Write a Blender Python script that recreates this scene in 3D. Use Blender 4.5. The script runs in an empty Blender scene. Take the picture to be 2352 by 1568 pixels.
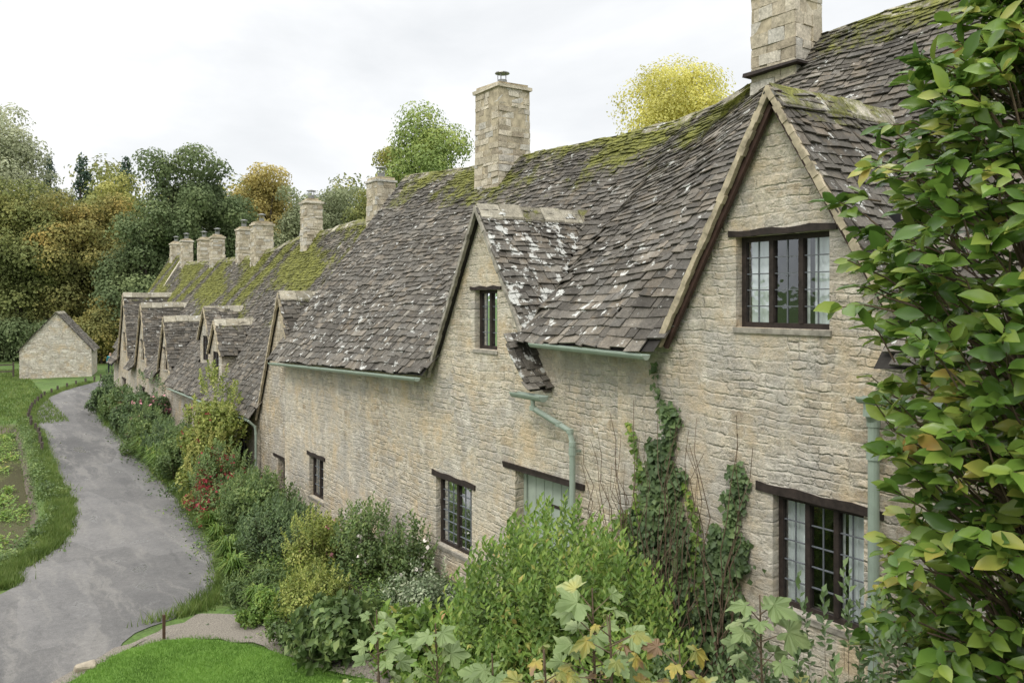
import bpy, math, random
import numpy as np
from mathutils import Vector
rng=np.random.default_rng(11); random.seed(11)
U=random.uniform
C=bpy.context.scene.collection
ORG={}
# ---------------------------------------------------------------- helpers
def lerp(a,b,t): return a+(b-a)*t
def sst(a,b,x):
    t=np.clip((np.asarray(x,float)-a)/(b-a),0,1); return t*t*(3-2*t)
def reg(o,parent,origin):
    C.objects.link(o)
    if parent is not None: o.parent=parent
    else: o.location=origin
    ORG[o.name]=Vector(origin)
    return o
def thing(name,label,cat,loc,group=None):
    o=bpy.data.objects.new(name,None); o.empty_display_size=.3
    reg(o,None,loc); o["label"]=label; o["category"]=cat
    if group: o["group"]=group
    return o
def tag(o,label=None,cat=None,kind=None,group=None):
    if label: o["label"]=label
    if cat: o["category"]=cat
    if kind: o["kind"]=kind
    if group: o["group"]=group
    return o
def fastmesh(name,V,F,mats,parent=None,origin=(0,0,0),mi=None,smooth=False):
    if parent is not None: origin=ORG[parent.name]
    V=np.asarray(V,np.float32)-np.array(tuple(origin),np.float32)
    F=np.asarray(F,np.int32); k=F.shape[1]; m=len(F)
    me=bpy.data.meshes.new(name)
    me.vertices.add(len(V)); me.vertices.foreach_set('co',V.ravel())
    me.loops.add(m*k); me.loops.foreach_set('vertex_index',F.ravel())
    me.polygons.add(m); me.polygons.foreach_set('loop_start',np.arange(0,m*k,k,dtype=np.int32))
    if mi is not None: me.polygons.foreach_set('material_index',np.asarray(mi,np.int32))
    if smooth: me.polygons.foreach_set('use_smooth',np.ones(m,bool))
    for x in mats: me.materials.append(x)
    me.update(calc_edges=True)
    return reg(bpy.data.objects.new(name,me),parent,origin)
class MB:
    def __init__(s): s.v=[];s.f=[];s.m=[];s.w=[]
    def face(s,pts,mi=0):
        b=len(s.v); s.v+= [tuple(p) for p in pts]; s.f.append(tuple(range(b,b+len(pts)))); s.m.append(mi)
    def hexa(s,p,mi=0):
        b=len(s.v); s.v+=[tuple(q) for q in p]
        for q in ((3,2,1,0),(4,5,6,7),(0,1,5,4),(1,2,6,5),(2,3,7,6),(3,0,4,7)):
            s.f.append(tuple(b+i for i in q)); s.m.append(mi)
    def box(s,x0,x1,y0,y1,z0,z1,mi=0,j=0):
        p=[(x0,y0,z0),(x1,y0,z0),(x1,y1,z0),(x0,y1,z0),(x0,y0,z1),(x1,y0,z1),(x1,y1,z1),(x0,y1,z1)]
        if j: p=[tuple(c+U(-j,j) for c in q) for q in p]
        s.hexa(p,mi)
    def beam(s,p0,p1,a,b,mi=0):
        p0=Vector(p0);p1=Vector(p1);a=Vector(a)/2;b=Vector(b)/2
        s.hexa([p0-a-b,p0+a-b,p0+a+b,p0-a+b,p1-a-b,p1+a-b,p1+a+b,p1-a+b],mi)
    def tube(s,pts,rads,n=8,mi=0):
        pts=[Vector(p) for p in pts]; rings=[]
        for i,p in enumerate(pts):
            d=(pts[min(i+1,len(pts)-1)]-pts[max(i-1,0)]).normalized()
            u=d.cross(Vector((0,0,1)))
            if u.length<.1: u=d.cross(Vector((1,0,0)))
            u.normalize(); w=d.cross(u)
            r=rads[i] if hasattr(rads,'__len__') else rads
            b=len(s.v); rings.append(b)
            for k in range(n):
                t=2*math.pi*k/n; s.v.append(tuple(p+(u*math.cos(t)+w*math.sin(t))*r))
        for a,b in zip(rings[:-1],rings[1:]):
            for k in range(n):
                s.f.append((a+k,a+(k+1)%n,b+(k+1)%n,b+k)); s.m.append(mi)
        s.f.append(tuple(rings[0]+k for k in range(n))); s.m.append(mi)
        s.f.append(tuple(rings[-1]+n-1-k for k in range(n))); s.m.append(mi)
    def obj(s,name,mats,parent=None,origin=(0,0,0),smooth=False,wear=False):
        if parent is not None: origin=ORG[parent.name]
        o=Vector(origin)
        me=bpy.data.meshes.new(name)
        me.from_pydata([(v[0]-o[0],v[1]-o[1],v[2]-o[2]) for v in s.v],[],s.f)
        for x in mats: me.materials.append(x)
        me.polygons.foreach_set('material_index',s.m)
        if smooth: me.polygons.foreach_set('use_smooth',[True]*len(s.f))
        if wear:
            at=me.attributes.new('wear','FLOAT_COLOR','POINT')
            at.data.foreach_set('color',np.asarray(s.w,np.float32).ravel())
        me.update()
        return reg(bpy.data.objects.new(name,me),parent,origin)
# ---------------------------------------------------------------- materials
def N(nt,t,inp={},**pr):
    n=nt.nodes.new(t)
    for k,v in pr.items(): setattr(n,k,v)
    for k,v in inp.items():
        s=n.inputs[k]
        if isinstance(v,bpy.types.NodeSocket): nt.links.new(v,s)
        else: s.default_value=v
    return n
def c4(c): return (c[0],c[1],c[2],1)
def ramp(nt,fac,stops):
    n=N(nt,'ShaderNodeValToRGB',{'Fac':fac}); e=n.color_ramp.elements
    while len(e)<len(stops): e.new(.5)
    for i,(p,c) in enumerate(stops):
        e[i].position=p; e[i].color=c4(c) if hasattr(c,'__len__') else (c,c,c,1)
    return n.outputs['Color']
def mix(nt,f,a,b,bt='MIX'):
    a=c4(a) if isinstance(a,tuple) else a; b=c4(b) if isinstance(b,tuple) else b
    return N(nt,'ShaderNodeMixRGB',{'Fac':f,'Color1':a,'Color2':b},blend_type=bt).outputs[0]
def mth(nt,op,a,b=0.0,clamp=False): return N(nt,'ShaderNodeMath',{0:a,1:b},operation=op,use_clamp=clamp).outputs[0]
def noise(nt,vec,sc,det=4,ro=.55):
    return N(nt,'ShaderNodeTexNoise',{'Vector':vec,'Scale':sc,'Detail':det,'Roughness':ro}).outputs['Fac']
def newmat(name):
    m=bpy.data.materials.new(name); m.use_nodes=True; nt=m.node_tree
    b=nt.nodes['Principled BSDF']; b.inputs['Roughness'].default_value=.9
    b.inputs['Specular IOR Level'].default_value=.25
    tc=nt.nodes.new('ShaderNodeTexCoord').outputs['Object']
    return m,nt,b,tc
def link(nt,a,b): nt.links.new(a,b)
def vm(nt,op,a,b): return N(nt,'ShaderNodeVectorMath',{0:a,1:b},operation=op).outputs[0]
def bump(nt,b,h,st,dist):
    n=N(nt,'ShaderNodeBump',{'Height':h,'Strength':st,'Distance':dist}); link(nt,n.outputs[0],b.inputs['Normal'])
def m_wall(name,cols,mortar,bw=.25,bh=.088,grey=.6,smear=.75,keep=.9):
    m,nt,b,tc=newmat(name)
    sx=N(nt,'ShaderNodeSeparateXYZ',{0:tc})
    s=mth(nt,'ADD',sx.outputs[0],sx.outputs[1])
    v=N(nt,'ShaderNodeCombineXYZ',{0:s,1:sx.outputs[2],2:0.0}).outputs[0]
    d1=vm(nt,'MULTIPLY',vm(nt,'SUBTRACT',N(nt,'ShaderNodeTexNoise',{'Vector':tc,'Scale':.9,'Detail':2}).outputs['Color'],(.5,.5,.5)),(.30,.16,0))
    d2=vm(nt,'MULTIPLY',vm(nt,'SUBTRACT',N(nt,'ShaderNodeTexNoise',{'Vector':tc,'Scale':8.0,'Detail':4,'Roughness':.65}).outputs['Color'],(.5,.5,.5)),(.15,.065,0))
    v=vm(nt,'ADD',vm(nt,'ADD',v,d1),d2)
    br=N(nt,'ShaderNodeTexBrick',{'Vector':v,'Color1':(0,0,0,1),'Color2':(1,1,1,1),'Mortar':(.5,.5,.5,1),'Scale':1.0,'Mortar Size':.017,'Mortar Smooth':1.0,'Bias':0.0,'Brick Width':bw,'Row Height':bh},offset=.43,offset_frequency=2,squash=.55,squash_frequency=3)
    b2=N(nt,'ShaderNodeTexBrick',{'Vector':vm(nt,'ADD',v,(.37,.051,0)),'Color1':(0,0,0,1),'Color2':(1,1,1,1),'Mortar':(.5,.5,.5,1),'Scale':1.0,'Mortar Size':.02,'Mortar Smooth':1.0,'Bias':0.0,'Brick Width':bw*1.45,'Row Height':bh*1.6},offset=.37,offset_frequency=2,squash=.7,squash_frequency=2)
    sel=ramp(nt,noise(nt,tc,1.7,2,.5),[(.47,0),(.53,1)])
    rnd=N(nt,'ShaderNodeSeparateColor',{0:mix(nt,sel,br.outputs['Color'],b2.outputs['Color'])}).outputs[0]
    fac=mix(nt,sel,br.outputs['Fac'],b2.outputs['Fac'])
    mk=mth(nt,'SUBTRACT',1.0,fac)
    st=ramp(nt,rnd,cols)
    fine=noise(nt,tc,30,5,.75); med=noise(nt,tc,7,6,.72); big=noise(nt,tc,.75,5,.62)
    strk=noise(nt,vm(nt,'MULTIPLY',tc,(5,5,12.0)),1.0,6,.7)
    sm=mth(nt,'MAXIMUM',ramp(nt,big,[(.42,0.0),(.58,smear)]),ramp(nt,noise(nt,tc,3.2,4,.6),[(.49,0),(.59,.78)]))
    mk2=mth(nt,'MULTIPLY',mth(nt,'MULTIPLY',mk,keep),mth(nt,'SUBTRACT',1.0,sm))
    col=mix(nt,mk2,mortar,st)
    col=mix(nt,1.0,col,ramp(nt,fine,[(.3,.70),(.7,1.22)]),'MULTIPLY')
    col=mix(nt,1.0,col,ramp(nt,med,[(.3,.74),(.5,1.0),(.7,1.16)]),'MULTIPLY')
    col=mix(nt,1.0,col,ramp(nt,strk,[(.3,.84),(.5,1.0),(.7,1.07)]),'MULTIPLY')
    ym=ramp(nt,noise(nt,tc,1.5,5,.68),[(.50,0),(.64,.6)])
    col=mix(nt,ym,col,(.57,.425,.245))
    gm=ramp(nt,noise(nt,vm(nt,'ADD',tc,(7,3,1)),.9,8,.72),[(.46,0),(.60,grey)])
    col=mix(nt,gm,col,(.385,.372,.345))
    wm=ramp(nt,noise(nt,vm(nt,'ADD',tc,(1,9,4)),1.8,7,.74),[(.54,0),(.64,.65)])
    col=mix(nt,wm,col,(.72,.67,.57))
    cr=ramp(nt,mth(nt,'ADD',strk,mth(nt,'MULTIPLY',mk2,.10)),[(.34,.85),(.42,0)])
    col=mix(nt,mth(nt,'MULTIPLY',cr,.65),col,(.17,.14,.105))
    dk=ramp(nt,noise(nt,tc,3.5,8,.78),[(.59,0),(.72,.6)])
    col=mix(nt,dk,col,(.22,.20,.17))
    vs=ramp(nt,noise(nt,vm(nt,'MULTIPLY',tc,(2.6,2.6,.35)),1.0,5,.65),[(.55,0),(.68,.4)])
    col=mix(nt,vs,col,(.30,.275,.24))
    link(nt,col,b.inputs['Base Color'])
    h=mth(nt,'ADD',mth(nt,'MULTIPLY',mk2,mth(nt,'ADD',.35,mth(nt,'MULTIPLY',rnd,.75))),mth(nt,'ADD',mth(nt,'MULTIPLY',fine,.35),mth(nt,'ADD',mth(nt,'MULTIPLY',strk,.9),mth(nt,'MULTIPLY',med,1.0))))
    bump(nt,b,h,.9,.042)
    return m
def m_island(name,stops,nsc=14,bst=.5,wearmoss=False,rough=.9):
    m,nt,b,tc=newmat(name)
    r=N(nt,'ShaderNodeNewGeometry').outputs['Random Per Island']
    col=ramp(nt,r,stops)
    fine=noise(nt,tc,nsc*2.5,5,.75); med=noise(nt,tc,nsc*.4,6,.75)
    col=mix(nt,1.0,col,ramp(nt,fine,[(.3,.6),(.7,1.35)]),'MULTIPLY')
    col=mix(nt,1.0,col,ramp(nt,med,[(.3,.65),(.68,1.25)]),'MULTIPLY')
    h=fine
    if wearmoss:
        w=N(nt,'ShaderNodeAttribute',attribute_name='wear').outputs['Color']
        sp=N(nt,'ShaderNodeSeparateColor',{0:w})
        ln=noise(nt,tc,5.2,5,.66)
        lf=mth(nt,'ADD',ln,mth(nt,'MULTIPLY',sp.outputs[1],.12))
        lm=ramp(nt,lf,[(.645,0),(.67,.9)])
        bg_=ramp(nt,noise(nt,tc,.7,4,.6),[(.4,.8),(.62,1.15)])
        col=mix(nt,1.0,col,bg_,'MULTIPLY')
        on=ramp(nt,noise(nt,tc,2.3,6,.75),[(.55,0),(.70,.45)])
        col=mix(nt,on,col,(.20,.150,.092))
        l2=ramp(nt,noise(nt,tc,14,4,.7),[(.62,0),(.68,.55)])
        col=mix(nt,l2,col,(.30,.30,.275))
        col=mix(nt,lm,col,mix(nt,fine,(.36,.37,.34),(.70,.70,.66)))
        mn=noise(nt,tc,1.7,10,.82)
        mf=mth(nt,'ADD',mn,mth(nt,'MULTIPLY',sp.outputs[0],.46))
        mm=ramp(nt,mf,[(.69,0),(.76,.8),(.82,.95)])
        mc=mix(nt,ramp(nt,med,[(.35,0),(.65,1)]),(.065,.07,.018),(.23,.235,.045))
        mc=mix(nt,1.0,mc,ramp(nt,fine,[(.3,.45),(.7,1.4)]),'MULTIPLY')
        col=mix(nt,mm,col,mc)
        h=mth(nt,'ADD',fine,mth(nt,'MULTIPLY',mm,1.6))
    link(nt,col,b.inputs['Base Color']); b.inputs['Roughness'].default_value=rough
    bump(nt,b,h,bst,.02)
    return m
def m_plain(name,c,rough=.7,var=.25,sc=12,metal=0,spec=.3,bs=.2):
    m,nt,b,tc=newmat(name)
    n=noise(nt,tc,sc,5,.65)
    col=mix(nt,1.0,c,ramp(nt,n,[(.3,1-var),(.7,1+var)]),'MULTIPLY')
    link(nt,col,b.inputs['Base Color']); b.inputs['Roughness'].default_value=rough
    b.inputs['Metallic'].default_value=metal; b.inputs['Specular IOR Level'].default_value=spec
    bump(nt,b,n,bs,.01)
    return m
def m_leaf(name,stops,clump=.8,trans=.28,rough=.5,amt=(.6,1.3),gain=1.0,rw=.6):
    m,nt,b,tc=newmat(name)
    stops=[(p,tuple(min(.85,q*gain) for q in c)) for p,c in stops]
    r=N(nt,'ShaderNodeNewGeometry').outputs['Random Per Island']
    cl=noise(nt,tc,clump,3)
    f=mth(nt,'ADD',mth(nt,'MULTIPLY',r,rw),mth(nt,'MULTIPLY',mth(nt,'SUBTRACT',cl,.3+(rw-.6)*.35),1.0+(.6-rw)*.8),True)
    col=ramp(nt,f,stops)
    col=mix(nt,1.0,col,ramp(nt,cl,[(.3,amt[0]),(.7,amt[1])]),'MULTIPLY')
    link(nt,col,b.inputs['Base Color']); b.inputs['Roughness'].default_value=rough
    b.inputs['Specular IOR Level'].default_value=.35
    t=N(nt,'ShaderNodeBsdfTranslucent',{'Color':col})
    ms=N(nt,'ShaderNodeMixShader',{0:trans,1:b.outputs[0],2:t.outputs[0]})
    link(nt,ms.outputs[0],nt.nodes['Material Output'].inputs[0])
    return m
STONE=[(0,(.34,.27,.185)),(.25,(.50,.41,.285)),(.5,(.42,.38,.32)),(.75,(.60,.505,.37)),(1,(.66,.59,.47))]
WALL=m_wall('limestone_rubble',STONE,(.60,.54,.425))
WALLFAR=m_wall('limestone_rubble_grey',[(0,(.30,.25,.18)),(.5,(.43,.37,.28)),(1,(.58,.51,.40))],(.48,.42,.32),smear=.4)
BARNW=m_wall('barn_rubble',[(0,(.34,.29,.23)),(.5,(.56,.50,.41)),(1,(.74,.69,.6))],(.56,.51,.43),bw=.42,bh=.17,grey=.35,smear=.1,keep=1)
TILE=m_island('stone_slates',[(0,(.068,.061,.051)),(.25,(.102,.092,.077)),(.5,(.136,.123,.103)),(.75,(.122,.114,.100)),(.90,(.175,.150,.118)),(1,(.225,.207,.175))],wearmoss=True)
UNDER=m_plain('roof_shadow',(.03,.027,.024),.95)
RIDGE=m_island('ridge_stone',[(0,(.22,.20,.15)),(.5,(.33,.30,.23)),(1,(.42,.39,.31))],wearmoss=True)
CHIM=m_island('chimney_blocks',[(0,(.32,.27,.20)),(.35,(.45,.395,.30)),(.7,(.55,.49,.39)),(1,(.45,.43,.39))],nsc=10)
MORT=m_plain('mortar_tan',(.38,.325,.23),.95,.5,5,bs=.5)
MORTG=m_plain('mortar_grey',(.26,.24,.20),.95,.45,7,bs=.5)
TIMB=m_plain('dark_timber',(.030,.022,.018),.75,.45,14)
RUST=m_plain('barge_board_paint',(.062,.035,.028),.6,.3,10)
LEAD=m_plain('lead_strip',(.12,.13,.14),.5,.2,20)
PIPE=m_plain('pale_green_paint',(.27,.325,.27),.35,.12,6,spec=.5,bs=.05)
DOORG=m_plain('door_paint',(.33,.38,.32),.45,.1,6)
CURT=m_plain('white_curtain',(.84,.85,.84),.9,.06,5)
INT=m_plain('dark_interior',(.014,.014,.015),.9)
METAL=m_plain('cowl_metal',(.22,.22,.21),.4,.3,20,metal=.7)
BARK=m_plain('bark',(.085,.07,.055),.9,.35,9)
TWIG=m_plain('twig_bark',(.12,.085,.055),.8,.3,30)
def m_glass():
    m=bpy.data.materials.new('window_glass'); m.use_nodes=True; nt=m.node_tree
    nt.nodes.remove(nt.nodes['Principled BSDF'])
    tc=nt.nodes.new('ShaderNodeTexCoord').outputs['Object']
    bp=N(nt,'ShaderNodeBump',{'Height':noise(nt,tc,5,2),'Strength':.25,'Distance':.02})
    tr=N(nt,'ShaderNodeBsdfTransparent',{'Color':(.8,.84,.84,1)})
    gl=N(nt,'ShaderNodeBsdfGlossy',{'Color':(.9,.95,1,1),'Roughness':.04,'Normal':bp.outputs[0]})
    fr=N(nt,'ShaderNodeFresnel',{'IOR':1.5})
    f=mth(nt,'ADD',fr.outputs[0],.05)
    ms=N(nt,'ShaderNodeMixShader',{0:f,1:tr.outputs[0],2:gl.outputs[0]})
    link(nt,ms.outputs[0],nt.nodes['Material Output'].inputs[0]); return m
GLASS=m_glass()
# ---------------------------------------------------------------- ground
def road_z(y): return np.interp(y,[0,5,22,900],[-.2,-.3,-.9,-.9])
def wall_z(y): return np.interp(y,[0,4,9,12,18,22,900],[1.,.95,.4,0,-.5,-.85,-.85])
RBY=[18,20,22.4,25,29,38,46]; RBX=[-1.4,.15,1.3,1.95,2.15,2.4,2.6]
def gz(x,y):
    x=np.asarray(x,float); y=np.asarray(y,float)
    b=sst(4.2,6.6,x); g=road_z(y)*(1-b)+wall_z(y)*b
    R=np.hypot(x,y); k=sst(8.5,1.5,R); g=g*(1-k)+3.3*k
    rb=np.interp(y,RBY,RBX)
    car=sst(rb,rb-.40,x)*sst(rb-5,rb-4.4,x)*sst(18.2,20,y)*sst(47,44,y)
    g=g-.65*car
    g=g+sst(13,70,x)*7+sst(80,260,y)*9
    return g
def gz1(x,y): return float(gz(x,y))
xs=np.concatenate([np.linspace(-700,-70,14),np.linspace(-60,-8,16),np.arange(-7.6,14,.2),np.linspace(14.5,70,22),np.linspace(80,700,14)])
ys=np.concatenate([np.linspace(-300,-20,8),np.linspace(-15,-4,6),np.arange(-3.5,75,.4),np.linspace(77,140,22),np.linspace(160,1200,20)])
XX,YY=np.meshgrid(xs,ys); ZZ=gz(XX,YY)
nx,ny=len(xs),len(ys)
I=np.arange(nx*ny).reshape(ny,nx)
F=np.stack([I[:-1,:-1],I[:-1,1:],I[1:,1:],I[1:,:-1]],-1).reshape(-1,4)
def m_ground():
    m,nt,b,tc=newmat('meadow_ground')
    n1=noise(nt,tc,.8,5); n2=noise(nt,tc,14,5,.7)
    col=ramp(nt,n1,[(.3,(.06,.095,.025)),(.55,(.09,.15,.035)),(.75,(.14,.16,.06))])
    col=mix(nt,1.0,col,ramp(nt,n2,[(.3,.6),(.7,1.3)]),'MULTIPLY')
    z=N(nt,'ShaderNodeSeparateXYZ',{0:tc}).outputs[2]
    bed=N(nt,'ShaderNodeMapRange',{'Value':z,'From Min':-1.0,'From Max':-1.2}).outputs[0]
    col=mix(nt,bed,col,(.12,.10,.075))
    link(nt,col,b.inputs['Base Color']); bump(nt,b,n2,.7,.04); return m
g=fastmesh('ground',np.stack([XX,YY,ZZ],-1).reshape(-1,3),F,[m_ground()],smooth=True); g["kind"]="structure"
def sheet(name,mat,pairs,lift,nc=8,ns=6,jit=.05):
    P=np.array(pairs,float); tt=np.linspace(0,len(P)-1,(len(P)-1)*ns+1)
    def sm(a):
        out=[]
        for q in tt:
            i=int(min(q,len(a)-2)); f=q-i
            p0=a[max(i-1,0)];p1=a[i];p2=a[i+1];p3=a[min(i+2,len(a)-1)]
            out.append(.5*((2*p1)+(-p0+p2)*f+(2*p0-5*p1+4*p2-p3)*f*f+(-p0+3*p1-3*p2+p3)*f**3))
        return np.array(out)
    Lp=np.stack([sm(P[:,0]),sm(P[:,1])],-1)+rng.normal(0,jit,(len(tt),2)); Rp=np.stack([sm(P[:,2]),sm(P[:,3])],-1)+rng.normal(0,jit,(len(tt),2))
    w=np.linspace(0,1,nc+1)[None,:,None]
    Q=Lp[:,None]*(1-w)+Rp[:,None]*w
    Z=gz(Q[...,0],Q[...,1])+lift
    V=np.concatenate([Q,Z[...,None]],-1).reshape(-1,3)
    I=np.arange(len(V)).reshape(len(tt),nc+1)
    F=np.stack([I[:-1,:-1],I[:-1,1:],I[1:,1:],I[1:,:-1]],-1).reshape(-1,4)
    o=fastmesh(name,V,F,[mat],smooth=True); o["kind"]="structure"; return Lp,Rp
def m_road():
    m,nt,b,tc=newmat('worn_asphalt')
    n1=noise(nt,tc,.4,6,.65); n2=noise(nt,tc,60,5,.85); n4=noise(nt,tc,10,7,.82)
    wob=vm(nt,'MULTIPLY',N(nt,'ShaderNodeTexNoise',{'Vector':tc,'Scale':1.2,'Detail':4}).outputs['Color'],(.5,.8,0))
    n3=noise(nt,vm(nt,'MULTIPLY',vm(nt,'ADD',tc,wob),(2.0,.24,1)),1.0,8,.72)
    col=ramp(nt,n1,[(.35,(.104,.101,.098)),(.5,(.126,.122,.117)),(.62,(.150,.144,.137))])
    pv=N(nt,'ShaderNodeTexVoronoi',{'Vector':vm(nt,'MULTIPLY',vm(nt,'ADD',tc,vm(nt,'MULTIPLY',wob,(.2,.2,0))),(.55,.14,1)),'Scale':1.0},distance='CHEBYCHEV').outputs['Color']
    pr=N(nt,'ShaderNodeSeparateColor',{0:pv}).outputs[0]
    col=mix(nt,1.0,col,ramp(nt,pr,[(.2,.82),(.23,.96),(.68,1.0),(.71,1.17)]),'MULTIPLY')
    col=mix(nt,ramp(nt,n3,[(.51,0),(.60,.55)]),col,(.205,.195,.178))
    col=mix(nt,ramp(nt,n3,[(.36,.5),(.43,0)]),col,(.075,.073,.073))
    col=mix(nt,ramp(nt,noise(nt,tc,3.5,7,.8),[(.60,0),(.66,.4)]),col,(.078,.075,.072))
    col=mix(nt,1.0,col,ramp(nt,n2,[(.3,.6),(.7,1.38)]),'MULTIPLY')
    col=mix(nt,1.0,col,ramp(nt,n4,[(.3,.78),(.7,1.22)]),'MULTIPLY')
    link(nt,col,b.inputs['Base Color'])
    wet=ramp(nt,noise(nt,vm(nt,'MULTIPLY',tc,(1,.5,1)),1.1,5),[(.34,.22),(.38,.85)])
    link(nt,wet,b.inputs['Roughness']); b.inputs['Specular IOR Level'].default_value=.28
    bump(nt,b,mth(nt,'ADD',n2,n4),.6,.012); return m
RP=[(-7,8,-1.6,10.2),(-6,13,1.0,12.8),(-4,16,2.3,14.4),(-1.5,17.6,3.9,15.8),(.7,18.65,4.6,17.5),(1.2,20.2,4.95,19),(2.2,22.4,5.15,21.5),(2.7,25,5.3,24.4),(2.85,29.2,5.5,29.2),(3.1,37.7,5.7,37.7),(3.4,48.2,6.0,46),(5.2,57.6,7.6,56),(8,63.6,9.6,61.5),(11,70,12.6,68.5),(16,82,17.6,80.5)]
RL,RR=sheet('road',m_road(),RP,.014)
GRAV=m_plain('gravel',(.185,.165,.135),.95,.6,50,bs=.9)
sheet('gravel_path',GRAV,[(.3,11.9,.2,12.6),(1.4,13.1,1.6,13.8),(2.3,13.9,2.8,14.6),(3.2,13.8,3.9,14.8),(4.0,12.8,4.6,13.6),(4.6,10.8,5.3,11.8),(4.9,8.5,5.6,8.8)],.022,ns=5,jit=.06)
SOIL=m_plain('garden_soil',(.05,.045,.03),.95,.4,20,bs=.8)
sheet('flower_bed_soil',SOIL,[(5.0,7.0,7.3,7.0),(5.3,10,7.3,10),(4.7,13,7.3,12.5),(4.6,15.5,7.3,15),(5.0,18.5,7.3,18.5),(5.5,22,7.4,22),(5.75,30,7.4,30),(6.0,38,7.4,38),(6.2,46,7.5,46)],.03,ns=6,jit=.05)
m,nt,b,tc=newmat('stream_water'); b.inputs['Base Color'].default_value=(.085,.078,.05,1); b.inputs['Roughness'].default_value=.08
b.inputs['Specular IOR Level'].default_value=.5; bump(nt,b,noise(nt,tc,5,3),.2,.02)
w=fastmesh('water',[(-6,17,-1.40),(4,17,-1.40),(4,48,-1.40),(-6,48,-1.40)],[(0,1,2,3)],[m]); w["kind"]="structure"
# ---------------------------------------------------------------- roof building
def sag(a,s): return .028*math.sin(a*1.3+1)*math.sin(s*1.1)+.013*math.sin(a*4.1+s*2.3)
def tiles(mb,S,a0,a1,L,skip,wear,e0=.172,e1=.09,mi=0):
    s=-.03
    while s<L-.03:
        e=lerp(e0,e1,max(s,0)/L)*U(.86,1.12); a=a0-U(0,.2)
        while a<a1:
            w=U(.10,.36)*math.sqrt(e/.16); b0=max(a,a0+U(-.04,.02)); b1=min(a+w-.008,a1+U(-.02,.04)); a+=w
            if b1-b0<.05: continue
            am=(b0+b1)/2; sc=min(max(s+e*.5,0),L); pc=S(am,sc)
            if skip(pc): continue
            du=S(am+.05,sc)-S(am-.05,sc); dv=S(am,min(sc+.05,L+.1))-S(am,sc-.05)
            n=du.cross(dv); 
            if n.z<0: n=-n
            n.normalize()
            s0=s+U(-.030,.020); s1=min(s+e*1.7,L+.02)
            l0=.036+U(-.010,.020); l1=.007
            q=[S(b0,s0+U(-.015,.015)),S(b1,s0+U(-.015,.015)),S(b1-U(0,.01),s1),S(b0+U(0,.01),s1)]
            tw=U(-.009,.009)
            top=[q[0]+n*(l0+tw),q[1]+n*(l0-tw),q[2]+n*l1,q[3]+n*l1]
            th=U(.013,.024); bot=[p-n*th for p in top]
            mb.hexa(bot+top,mi); mb.w+= [wear(pc)]*8
        s+=e
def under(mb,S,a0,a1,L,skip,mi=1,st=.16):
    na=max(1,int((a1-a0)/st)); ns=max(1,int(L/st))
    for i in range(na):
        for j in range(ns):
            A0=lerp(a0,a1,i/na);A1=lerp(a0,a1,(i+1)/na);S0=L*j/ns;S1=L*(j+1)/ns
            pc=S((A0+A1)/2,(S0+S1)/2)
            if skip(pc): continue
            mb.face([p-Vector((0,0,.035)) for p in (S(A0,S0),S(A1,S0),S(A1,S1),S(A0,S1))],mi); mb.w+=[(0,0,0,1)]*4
def ridgecap(mb,p0,p1,side,drop,mi=0,seg=.42,moss=.45):
    p0=Vector(p0);p1=Vector(p1);d=p1-p0;L=d.length;d.normalize();side=Vector(side); n=max(1,int(L/seg))
    for i in range(n):
        a=p0+d*(L*i/n+.006); b=p0+d*(L*(i+1)/n-.006); j=Vector((0,0,U(-.016,.016)))
        for sg in (1,-1):
            e=side*sg*.16-Vector((0,0,drop*.16)); t=Vector((0,0,.04)); o=Vector((0,0,.035))
            q=[a+j+o-t,b+j+o-t,b+e+j+o-t,a+e+j+o-t,a+j+o,b+j+o,b+e+j+o,a+e+j+o]
            mb.hexa(q,mi); mb.w+=[(moss,.3,0,1)]*8
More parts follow.
